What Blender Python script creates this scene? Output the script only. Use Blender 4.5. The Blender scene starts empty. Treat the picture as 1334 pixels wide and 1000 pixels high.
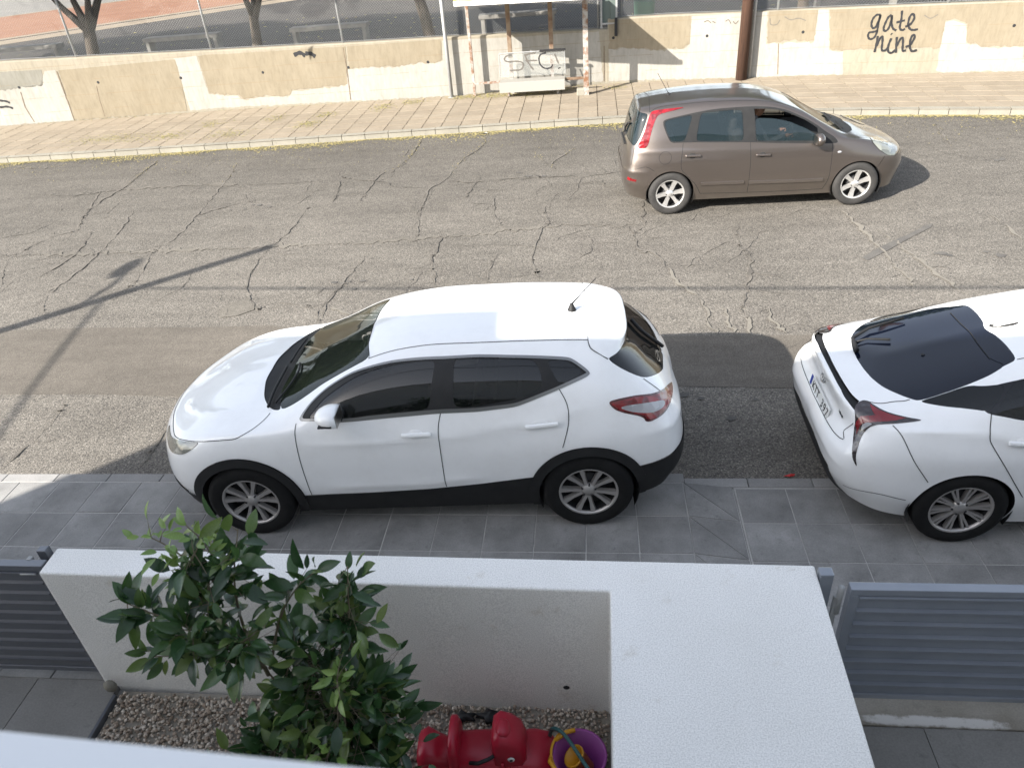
import bpy, bmesh, math, random, json
import numpy as np
from mathutils import Vector, Matrix
from mathutils.geometry import delaunay_2d_cdt
BAKE={"cam":{"lens":26.0151,"m":[[0.993632,0.014297,0.111765,0.0],[0.085339,0.552191,-0.829338,0.0],[-0.073572,0.833595,0.547455,4.161434]]},"wall":[[-24.0,18.0],[-19.0,18.55],[-15.594,18.93],[-13.591,19.1],[-9.419,19.33],[-5.244,19.36],[-3.455,19.4],[-1.535,19.6],[0.352,19.8],[1.903,19.72],[3.6,19.55],[4.857,19.4],[9.589,18.5],[14,17.6],[18,16.8]],"wtopL":[[-24,1.72],[-15.6,1.66],[-13.6,1.61],[-9.4,1.52],[-5.2,1.467],[-3.4,1.45],[-1.5,1.4],[0.42,1.34]],"wtopR":[[0.42,1.56],[1.9,1.56],[3.6,1.53],[9.6,1.52],[18,1.5]],"kerb":[[-24,15.3],[-19,15.65],[-13.494,15.86],[-10.698,15.93],[-8.0,16.05],[-5.4,16.2],[-2.85,16.36],[0.485,16.5],[2.4,16.46],[4.181,16.3],[6.262,15.95],[8.281,15.5],[12,14.6],[18,13.1]],"patches":[["white",[[-15.214,18.962,0.975],[-14.13,19.054,1.027],[-13.873,19.076,1.343],[-13.588,19.1,1.349],[-13.594,19.1,0.101],[-14.366,19.034,0.099],[-15.615,18.928,0.111]]],["grey",[[-15.012,18.979,1.408],[-13.935,19.071,1.384],[-14.032,19.063,1.019],[-15.214,18.962,0.975]]],["beige",[[-13.512,19.104,1.335],[-11.996,19.188,1.359],[-10.417,19.275,1.387],[-10.422,19.275,0.884],[-10.501,19.27,0.14],[-12.051,19.185,0.116],[-13.573,19.101,0.1]]],["white",[[-10.45,19.273,1.407],[-9.845,19.307,1.429],[-9.804,19.309,0.524],[-9.456,19.328,0.462],[-9.054,19.333,0.42],[-8.92,19.334,0.308],[-8.346,19.338,0.361],[-7.678,19.343,0.323],[-7.606,19.343,0.451],[-6.788,19.349,0.478],[-6.16,19.353,0.498],[-6.068,19.354,0.857],[-5.704,19.357,0.899],[-4.731,19.371,0.866],[-4.18,19.384,0.921],[-3.915,19.39,0.886],[-3.62,19.396,0.939],[-3.582,19.397,1.389],[-1.463,19.608,1.322],[0.207,19.785,1.304],[0.311,19.796,0.152],[-1.534,19.6,0.131],[-3.47,19.4,0.097],[-5.251,19.36,0.111],[-9.341,19.331,0.15],[-10.417,19.275,0.144]]],["beige",[[-9.806,19.309,1.426],[-5.995,19.355,1.412],[-6.133,19.354,0.533],[-6.804,19.349,0.498],[-7.579,19.343,0.477],[-7.694,19.342,0.343],[-8.321,19.338,0.379],[-8.912,19.334,0.336],[-9.025,19.333,0.447],[-9.45,19.328,0.481],[-9.779,19.31,0.541]]],["beige",[[-5.957,19.355,1.41],[-3.616,19.396,1.417],[-3.637,19.396,0.957],[-3.913,19.39,0.904],[-4.178,19.384,0.938],[-4.728,19.372,0.884],[-5.701,19.357,0.916],[-5.999,19.355,0.907]]],["beige",[[0.429,19.796,1.542],[1.301,19.751,1.527],[2.389,19.671,1.518],[2.369,19.673,0.917],[2.232,19.687,0.803],[1.868,19.722,0.836],[1.797,19.725,0.788],[1.41,19.745,0.843],[0.855,19.774,0.906],[0.577,19.788,0.886],[0.372,19.799,0.914]]],["white",[[2.389,19.671,1.51],[4.094,19.491,1.521],[4.134,19.486,0.839],[5.184,19.338,0.824],[5.187,19.337,1.502],[5.412,19.294,1.501],[5.539,19.27,0.64],[5.835,19.214,0.631],[5.916,19.199,0.108],[3.541,19.556,0.088],[0.368,19.799,0.148],[0.372,19.799,0.896],[0.577,19.788,0.868],[0.855,19.774,0.889],[1.41,19.745,0.825],[1.797,19.725,0.771],[1.869,19.722,0.819],[2.232,19.687,0.786],[2.388,19.671,0.899]]],["beige",[[4.126,19.487,1.528],[5.186,19.337,1.51],[5.183,19.338,0.832],[4.845,19.401,0.884],[4.507,19.442,0.874],[4.151,19.484,0.839]]],["beige",[[5.428,19.291,1.5],[7.275,18.94,1.501],[9.216,18.571,1.493],[9.446,18.527,0.615],[8.962,18.619,0.621],[8.634,18.682,0.631],[8.574,18.693,0.696],[8.341,18.737,0.703],[8.248,18.755,1.111],[7.968,18.808,1.198],[7.823,18.836,1.181],[7.819,18.837,0.639],[6.824,19.026,0.652],[5.832,19.215,0.648],[5.553,19.268,0.656]]],["white",[[7.826,18.835,1.165],[7.972,18.808,1.183],[8.244,18.756,1.096],[8.337,18.738,0.687],[8.563,18.695,0.68],[8.623,18.684,0.616],[8.966,18.618,0.605],[9.45,18.526,0.599],[9.594,18.499,0.105],[7.901,18.821,0.109],[7.854,18.83,0.184],[7.833,18.834,0.575]]]],"holes":[[-14.687,19.007,1.011],[-12.59,19.155,0.985],[-10.411,19.275,0.948],[-8.242,19.338,0.94],[-6.015,19.354,0.926],[-3.996,19.388,0.927],[0.558,19.789,1.137],[2.769,19.633,1.068],[4.922,19.388,1.054],[9.162,18.581,1.039]],"wjoints":[[[-14.697,19.006,0.899],[-14.743,19.002,0.518],[-14.661,19.009,0.14]],[[-13.56,19.102,1.32],[-13.568,19.101,0.815],[-13.594,19.1,0.101]],[[-12.663,19.151,0.905],[-12.713,19.148,0.567],[-12.733,19.147,0.142]],[[-6.058,19.354,1.39],[-6.061,19.354,0.893],[-6.108,19.354,0.159]],[[0.334,19.798,0.968],[0.33,19.798,0.15]],[[4.41,19.453,0.828],[4.472,19.446,0.144]]],"graffiti":[[[6.493,19.089,1.353],[6.416,19.104,1.356],[6.352,19.116,1.282],[6.338,19.118,1.172],[6.374,19.111,1.093],[6.428,19.101,1.099],[6.469,19.093,1.209],[6.493,19.089,1.353],[6.48,19.091,1.18],[6.479,19.092,0.999],[6.443,19.098,0.888],[6.365,19.113,0.857],[6.314,19.123,0.915],[6.32,19.122,0.991],[6.409,19.105,1.007],[6.501,19.087,1.032]],[[6.717,19.046,1.345],[6.658,19.057,1.298],[6.615,19.066,1.162],[6.605,19.068,1.065],[6.641,19.061,1.016],[6.701,19.049,1.062],[6.728,19.044,1.213],[6.724,19.045,1.336],[6.752,19.04,1.157],[6.803,19.03,1.058],[6.873,19.017,1.019]],[[6.91,19.01,1.424],[6.93,19.006,1.233],[6.929,19.006,1.081],[6.981,18.996,1.024],[7.044,18.984,1.05]],[[6.841,19.023,1.186],[7.004,18.992,1.224]],[[7.036,18.986,1.091],[7.133,18.967,1.143],[7.184,18.957,1.264],[7.141,18.966,1.347],[7.09,18.975,1.295],[7.085,18.976,1.145],[7.139,18.966,1.046],[7.212,18.952,1.019],[7.303,18.935,1.032]],[[6.512,19.085,0.92],[6.513,19.085,0.744],[6.503,19.087,0.578]],[[6.521,19.084,0.701],[6.571,19.074,0.87],[6.613,19.066,0.897],[6.631,19.063,0.769],[6.645,19.06,0.626],[6.715,19.047,0.61],[6.772,19.036,0.679]],[[6.798,19.031,0.863],[6.766,19.037,0.708],[6.79,19.032,0.579],[6.863,19.018,0.557],[6.921,19.007,0.618]],[[6.777,19.035,0.961],[6.794,19.032,0.944]],[[6.906,19.01,0.887],[6.924,19.007,0.732],[6.947,19.003,0.555]],[[6.933,19.005,0.689],[6.988,18.995,0.842],[7.032,18.986,0.855],[7.057,18.982,0.728],[7.076,18.978,0.599],[7.145,18.965,0.598]],[[7.123,18.969,0.669],[7.216,18.951,0.723],[7.267,18.942,0.875],[7.226,18.949,0.918],[7.194,18.956,0.836],[7.211,18.952,0.667],[7.272,18.941,0.58],[7.369,18.922,0.6]]],"smudge":[[[-7.34,19.345,1.291],[-7.171,19.346,1.334],[-7.051,19.347,1.256]],[[-7.038,19.347,1.309],[-6.902,19.348,1.3],[-6.801,19.349,1.223]],[[-15.326,18.953,0.735],[-15.175,18.966,0.705],[-15.092,18.973,0.66]],[[-15.404,18.946,0.567],[-15.215,18.962,0.573],[-15.072,18.974,0.523]]],"faint":[[[2.679,19.642,1.372],[2.764,19.634,1.4],[2.838,19.626,1.347]],[[2.871,19.623,1.379],[2.943,19.616,1.342]],[[3.168,19.593,1.364],[3.235,19.587,1.393],[3.294,19.581,1.309]],[[3.342,19.576,1.355],[3.398,19.57,1.303],[3.462,19.564,1.366]],[[7.374,18.921,1.313],[7.508,18.896,1.246],[7.643,18.87,1.318]],[[4.16,19.483,1.381],[4.191,19.479,1.25],[4.327,19.463,1.244],[4.384,19.456,1.338]],[[4.477,19.445,1.398],[4.62,19.428,1.327],[4.784,19.409,1.352],[4.956,19.381,1.296]]],"cracks":[[[-9.426,15.492],[-9.287,14.366],[-9.185,13.546],[-9.235,12.856],[-9.11,12.084],[-8.799,11.361]],[[-9.214,10.545],[-9.243,10.124],[-8.683,9.181]],[[-8.799,11.361],[-9.138,10.987],[-9.214,10.545]],[[-7.397,14.901],[-7.205,14.164],[-7.033,13.069],[-6.86,11.838],[-6.751,10.863],[-6.851,10.224],[-6.591,9.347],[-6.592,8.614]],[[-4.896,11.952],[-4.863,10.908],[-4.95,10.18],[-4.899,9.459],[-4.766,8.924],[-4.447,8.313],[-4.317,8.22]],[[-3.367,8.903],[-3.484,8.366],[-3.472,8.029],[-3.332,7.647]],[[-11.425,12.991],[-11.326,13.505],[-10.082,13.26],[-9.218,13.46],[-7.545,13.555],[-6.831,13.458],[-5.734,13.399],[-4.713,13.573]],[[-8.259,12.258],[-7.951,11.21],[-7.722,9.862],[-7.669,8.772],[-7.261,8.119]],[[-4.738,13.396],[-4.588,12.776],[-4.524,12.172]],[[-5.688,6.085],[-5.648,5.516],[-5.684,5.012]],[[-4.307,5.798],[-4.276,5.272],[-4.261,5.009]],[[-2.318,16.172],[-2.229,15.286],[-2.468,14.581],[-2.583,14.006],[-2.669,13.154],[-2.876,12.719],[-2.856,12.163],[-2.823,11.433],[-2.699,10.666],[-2.674,10.36]],[[-2.282,10.413],[-2.274,9.895],[-2.296,9.574],[-2.159,9.108],[-2.1,8.772]],[[-3.674,15.975],[-3.644,14.985],[-3.725,14.23],[-3.829,13.768]],[[-0.375,14.695],[-0.58,14.273],[-0.758,13.744],[-0.502,13.237],[-0.223,12.914],[-0.262,12.376],[-0.402,11.864]],[[-0.223,12.914],[0.115,13.078],[0.55,13.17]],[[-0.695,11.79],[-0.77,11.376],[-0.674,10.871],[-0.777,10.57],[-0.81,10.132],[-0.854,9.589],[-0.771,9.08],[-0.602,8.764]],[[-1.664,12.093],[-1.566,11.295],[-1.411,10.852],[-1.247,10.617]],[[-2.778,12.003],[-2.202,11.897],[-1.63,11.778]],[[-4.713,13.573],[-3.827,13.183],[-3.544,12.89],[-3.027,12.78]],[[-2.624,13.104],[-2.077,12.961],[-1.599,13.048],[-0.799,13.063],[-0.292,13.034]],[[0.152,12.803],[0.211,12.431],[0.517,12.008]],[[0.594,10.317],[0.629,9.755],[0.865,9.526],[0.954,9.121]],[[2.069,10.407],[2.002,9.742],[2.08,9.375],[2.029,9.087],[1.898,8.552],[1.854,8.301],[1.723,7.948],[1.747,7.683]],[[0.783,11.648],[0.744,10.601],[0.594,10.317]],[[0.528,10.562],[0.594,10.317]],[[6.515,15.133],[6.186,13.167]],[[-4.317,8.22],[-4.147,8.383],[-3.528,8.24]],[[-3.293,9.926],[-3.437,8.451],[-3.336,7.628]],[[-3.969,13.788],[-4.034,13.255],[-4.014,12.227]],[[-9.11,12.084],[-9.387,12.874],[-9.58,13.417]],[[-6.86,11.838],[-6.428,12.281],[-6.073,12.475]],[[-2.077,12.961],[-2.121,12.46],[-2.16,12.154]],[[-13.622,16.045],[-12.331,15.28],[-11.509,15.43]],[[-1.108,14.561],[-0.846,13.786]],[[-8.512,11.333],[-8.179,10.335],[-8.242,9.436]],[[-1.337,9.762],[-1.406,9.375],[-1.414,8.889]]],"lcracks":[[[0.954,9.121],[1.032,8.698],[1.188,8.384],[1.299,8.09],[1.298,7.669],[1.351,7.311]],[[2.01,7.894],[2.021,7.524],[2.092,7.312]],[[3.618,11.12],[3.686,10.489],[3.755,9.849],[3.764,9.023],[3.799,8.531],[3.785,8.364]],[[3.905,10.176],[4.027,9.624],[4.148,8.767],[4.212,8.397],[4.303,8.09]],[[5.533,10.516],[5.565,10.082],[5.555,9.629]],[[1.747,7.683],[1.729,7.294]],[[1.531,7.959],[1.509,7.585],[1.562,7.284]],[[-3.528,8.24],[-3.237,8.119],[-2.851,7.798]]],"seams":[[[-9.529,10.356],[-7.98,10.288],[-6.415,10.305],[-4.943,10.327],[-3.764,10.311],[-2.689,10.436],[-1.706,10.509],[-0.691,10.716],[0.575,10.618]],[[-10.082,13.26],[-9.218,13.46],[-7.545,13.555],[-6.831,13.458]]],"rpatch":[[[-4.861,8.143],[-4.801,8.398],[-4.571,8.518],[-4.441,8.377],[-4.383,8.202],[-4.558,8.044],[-4.752,8.013]],[[-7.428,13.539],[-7.241,13.65],[-6.785,13.497],[-6.89,13.377],[-7.219,13.421]]],"trench":[[[-12.412,7.702],[-9.301,7.735],[-7.695,7.806],[-6.418,7.829],[-5.03,7.764],[-4.026,7.776],[-3.353,7.591],[-2.469,7.405],[0.814,7.3],[1.888,7.27],[4.502,7.238],[6.421,7.184]],[[-10.314,5.917],[-7.931,6.173],[-6.619,6.311],[-5.505,6.301],[-4.575,6.236],[-3.847,6.162],[-1.379,6.222],[0.726,6.297],[1.688,6.245],[3.993,6.124],[5.689,6.059]]],"oil":[[3.44,9.215],[3.679,9.441],[4.018,9.745],[4.279,9.934],[4.575,10.211],[4.692,10.256],[4.614,10.122],[4.3,9.851],[4.043,9.612],[3.742,9.336],[3.486,9.116]],"yardlines":[[-21.867,28.331],[-18.24,33.086],[-14.281,36.033],[-28.086,36.975],[-26.123,42.37]]}
NETS={"SUV":[[[0.14,0,0.28],[0.15,0.45,0.28],[0.28,0.72,0.27],[0.6,0.8,0.22],[0.9,0.82,0.2],[1.35,0.82,0.2],[1.8,0.82,0.2],[2.25,0.82,0.2],[2.65,0.82,0.2],[3.0,0.82,0.2],[3.35,0.82,0.2],[3.65,0.81,0.21],[3.95,0.74,0.22],[4.15,0.58,0.23],[4.27,0.3,0.24],[4.3,0,0.24]],[[0.06,0,0.52],[0.08,0.5,0.52],[0.21,0.79,0.52],[0.6,0.88,0.5],[0.9,0.895,0.48],[1.35,0.885,0.45],[1.8,0.88,0.45],[2.25,0.88,0.45],[2.65,0.88,0.45],[3.0,0.885,0.45],[3.35,0.89,0.46],[3.65,0.895,0.48],[3.95,0.83,0.48],[4.17,0.66,0.48],[4.33,0.34,0.48],[4.377,0,0.48]],[[0.09,0,0.8],[0.11,0.5,0.8],[0.23,0.77,0.8],[0.6,0.88,0.8],[0.9,0.903,0.78],[1.35,0.895,0.74],[1.8,0.89,0.72],[2.25,0.89,0.72],[2.65,0.89,0.72],[3.0,0.89,0.72],[3.35,0.895,0.73],[3.65,0.895,0.745],[3.95,0.82,0.74],[4.14,0.65,0.71],[4.29,0.34,0.7],[4.35,0,0.7]],[[0.18,0,1.007],[0.2,0.45,1.007],[0.3,0.68,1.025],[0.6,0.795,1.07],[0.9,0.825,1.079],[1.35,0.84,1.052],[1.8,0.85,1.016],[2.25,0.855,0.9935],[2.65,0.86,0.98],[3.0,0.86,0.971],[3.35,0.855,0.962],[3.65,0.83,0.944],[3.92,0.74,0.8945],[4.08,0.58,0.854],[4.22,0.3,0.827],[4.27,0,0.818]],[[0.36,0,1.187],[0.37,0.38,1.187],[0.46,0.6,1.196],[0.68,0.7,1.232],[0.95,0.735,1.25],[1.35,0.745,1.259],[1.8,0.755,1.25],[2.25,0.75,1.232],[2.62,0.765,1.178],[2.98,0.79,1.052],[3.33,0.78,0.9935],[3.6,0.74,0.9755],[3.85,0.64,0.935],[4.0,0.48,0.8945],[4.12,0.25,0.8675],[4.16,0,0.863]],[[0.52,0.0,1.367],[0.53,0.329,1.3625],[0.6,0.5029,1.358],[0.75,0.5499,1.394],[1.0,0.564,1.412],[1.38,0.5734,1.4255],[1.8,0.5781,1.4255],[2.2,0.5781,1.3985],[2.55,0.6157,1.3085],[2.92,0.6674,1.133],[3.28,0.658,1.0205],[3.52,0.6016,0.998],[3.75,0.4982,0.9665],[3.88,0.3666,0.9395],[3.98,0.188,0.917],[4.0,0.0,0.9125]],[[0.5,0.0,1.421],[0.51,0.2632,1.4165],[0.58,0.3948,1.421],[0.78,0.4136,1.4615],[1.03,0.423,1.4795],[1.4,0.4324,1.4885],[1.8,0.4324,1.4885],[2.15,0.4324,1.4615],[2.48,0.4418,1.376],[2.9,0.47,1.187],[3.27,0.4512,1.0385],[3.45,0.3948,1.0205],[3.62,0.3102,0.998],[3.72,0.2256,0.9845],[3.8,0.1128,0.971],[3.82,0.0,0.9665]],[[0.52,0.0,1.439],[0.56,0.0,1.4525],[0.65,0.0,1.466],[0.85,0.0,1.4885],[1.08,0.0,1.502],[1.43,0.0,1.511],[1.8,0.0,1.5092],[2.12,0.0,1.4885],[2.44,0.0,1.421],[2.88,0.0,1.223],[3.26,0.0,1.052],[3.38,0.0,1.0385],[3.5,0.0,1.025],[3.58,0.0,1.016],[3.63,0.0,1.0115],[3.65,0.0,1.007]]],"MPV":[[[0.06,0,0.26],[0.07,0.45,0.26],[0.18,0.68,0.25],[0.45,0.75,0.2],[0.75,0.77,0.19],[1.2,0.77,0.19],[1.65,0.77,0.19],[2.1,0.77,0.19],[2.5,0.77,0.19],[2.85,0.77,0.19],[3.15,0.77,0.19],[3.4,0.76,0.2],[3.65,0.7,0.2],[3.85,0.56,0.2],[3.98,0.3,0.21],[4.02,0,0.21]],[[0,0,0.5],[0.015,0.48,0.5],[0.11,0.73,0.5],[0.45,0.825,0.48],[0.75,0.84,0.46],[1.2,0.83,0.44],[1.65,0.83,0.44],[2.1,0.83,0.44],[2.5,0.83,0.44],[2.85,0.83,0.45],[3.15,0.835,0.46],[3.4,0.83,0.47],[3.65,0.78,0.48],[3.88,0.62,0.48],[4.04,0.33,0.48],[4.083,0,0.48]],[[0.03,0,0.72],[0.045,0.48,0.72],[0.12,0.72,0.73],[0.45,0.815,0.74],[0.75,0.84,0.74],[1.2,0.838,0.72],[1.65,0.835,0.7],[2.1,0.835,0.7],[2.5,0.835,0.7],[2.85,0.835,0.7],[3.15,0.835,0.7],[3.4,0.82,0.7],[3.65,0.765,0.69],[3.85,0.62,0.67],[4.0,0.33,0.655],[4.045,0,0.65]],[[0.07,0,0.95],[0.085,0.44,0.95],[0.15,0.66,0.95],[0.45,0.765,0.96],[0.75,0.785,0.96],[1.2,0.795,0.95],[1.65,0.8,0.945],[2.1,0.8,0.94],[2.5,0.8,0.94],[2.85,0.8,0.935],[3.12,0.785,0.92],[3.36,0.755,0.89],[3.58,0.68,0.83],[3.77,0.53,0.77],[3.92,0.28,0.73],[3.96,0,0.72]],[[0.13,0,1.18],[0.14,0.4,1.18],[0.2,0.6,1.18],[0.46,0.68,1.2],[0.76,0.695,1.22],[1.2,0.7,1.23],[1.65,0.7,1.23],[2.1,0.7,1.22],[2.48,0.71,1.19],[2.83,0.735,1.05],[3.1,0.72,0.955],[3.3,0.67,0.92],[3.5,0.57,0.87],[3.65,0.42,0.82],[3.77,0.22,0.79],[3.8,0,0.785]],[[0.2,0,1.38],[0.21,0.36,1.38],[0.26,0.53,1.39],[0.5,0.585,1.42],[0.8,0.595,1.45],[1.2,0.6,1.465],[1.65,0.6,1.46],[2.05,0.605,1.43],[2.45,0.63,1.31],[2.8,0.665,1.12],[3.06,0.65,0.985],[3.22,0.58,0.95],[3.38,0.47,0.91],[3.5,0.34,0.875],[3.58,0.18,0.855],[3.6,0,0.85]],[[0.24,0,1.45],[0.25,0.28,1.45],[0.29,0.42,1.455],[0.52,0.44,1.49],[0.82,0.445,1.515],[1.2,0.45,1.53],[1.65,0.45,1.52],[2.0,0.45,1.48],[2.42,0.46,1.345],[2.77,0.48,1.15],[3.04,0.46,1.01],[3.16,0.4,0.985],[3.28,0.31,0.955],[3.36,0.22,0.935],[3.42,0.11,0.92],[3.44,0,0.915]],[[0.26,0,1.475],[0.3,0,1.485],[0.36,0,1.495],[0.56,0,1.52],[0.85,0,1.54],[1.2,0,1.55],[1.65,0,1.54],[1.97,0,1.51],[2.4,0,1.375],[2.75,0,1.175],[3.02,0,1.03],[3.12,0,1.01],[3.2,0,0.995],[3.25,0,0.985],[3.29,0,0.975],[3.31,0,0.97]]],"HYB":[[[0.1,0,0.28],[0.11,0.45,0.28],[0.22,0.66,0.26],[0.4,0.76,0.22],[0.65,0.79,0.19],[0.95,0.8,0.17],[1.35,0.8,0.16],[1.8,0.8,0.16],[2.3,0.8,0.16],[2.75,0.8,0.16],[3.15,0.8,0.16],[3.5,0.8,0.16],[3.8,0.77,0.17],[4.15,0.62,0.19],[4.4,0.32,0.2],[4.46,0,0.2]],[[0.02,0,0.48],[0.03,0.48,0.48],[0.12,0.72,0.48],[0.35,0.83,0.47],[0.65,0.865,0.46],[0.95,0.875,0.45],[1.35,0.865,0.43],[1.8,0.855,0.42],[2.3,0.855,0.42],[2.75,0.855,0.42],[3.15,0.86,0.43],[3.5,0.87,0.45],[3.8,0.85,0.46],[4.15,0.7,0.45],[4.46,0.36,0.44],[4.54,0,0.43]],[[0.0,0,0.68],[0.012,0.5,0.68],[0.1,0.74,0.69],[0.35,0.83,0.72],[0.65,0.865,0.74],[0.95,0.88,0.74],[1.35,0.87,0.72],[1.8,0.86,0.7],[2.3,0.86,0.695],[2.75,0.86,0.69],[3.15,0.865,0.69],[3.5,0.875,0.7],[3.8,0.85,0.68],[4.12,0.69,0.64],[4.4,0.36,0.6],[4.48,0,0.58]],[[0.1,0,0.86],[0.115,0.46,0.86],[0.18,0.68,0.88],[0.38,0.76,0.93],[0.68,0.79,0.95],[0.95,0.805,0.955],[1.35,0.82,0.945],[1.8,0.825,0.93],[2.3,0.825,0.91],[2.75,0.825,0.89],[3.15,0.82,0.87],[3.5,0.8,0.84],[3.77,0.745,0.79],[4.02,0.6,0.73],[4.25,0.32,0.68],[4.32,0,0.66]],[[0.07,0,1.0],[0.09,0.42,1.0],[0.2,0.63,0.985],[0.42,0.7,0.985],[0.72,0.735,1.02],[0.98,0.745,1.06],[1.36,0.745,1.12],[1.8,0.745,1.15],[2.3,0.745,1.16],[2.72,0.755,1.1],[3.1,0.76,0.97],[3.42,0.73,0.875],[3.65,0.65,0.825],[3.85,0.5,0.775],[4.0,0.27,0.74],[4.05,0,0.73]],[[0.16,0,1.025],[0.18,0.38,1.025],[0.28,0.56,1.02],[0.48,0.62,1.035],[0.76,0.64,1.1],[1.02,0.64,1.165],[1.38,0.625,1.25],[1.8,0.615,1.315],[2.25,0.615,1.34],[2.68,0.64,1.28],[3.05,0.7,1.1],[3.33,0.67,0.92],[3.52,0.57,0.865],[3.68,0.43,0.83],[3.78,0.22,0.805],[3.81,0,0.8]],[[0.3,0,1.055],[0.31,0.28,1.055],[0.38,0.42,1.06],[0.55,0.45,1.095],[0.8,0.46,1.17],[1.05,0.46,1.245],[1.4,0.46,1.335],[1.8,0.455,1.405],[2.2,0.455,1.425],[2.64,0.48,1.37],[3.0,0.52,1.18],[3.26,0.5,0.96],[3.4,0.42,0.905],[3.52,0.31,0.88],[3.6,0.16,0.86],[3.62,0,0.855]],[[0.4,0,1.085],[0.45,0,1.1],[0.52,0,1.12],[0.65,0,1.155],[0.85,0,1.22],[1.08,0,1.29],[1.42,0,1.385],[1.8,0,1.455],[2.15,0,1.472],[2.6,0,1.42],[2.96,0,1.24],[3.2,0,1.0],[3.3,0,0.945],[3.36,0,0.93],[3.41,0,0.915],[3.44,0,0.91]]]}
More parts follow.
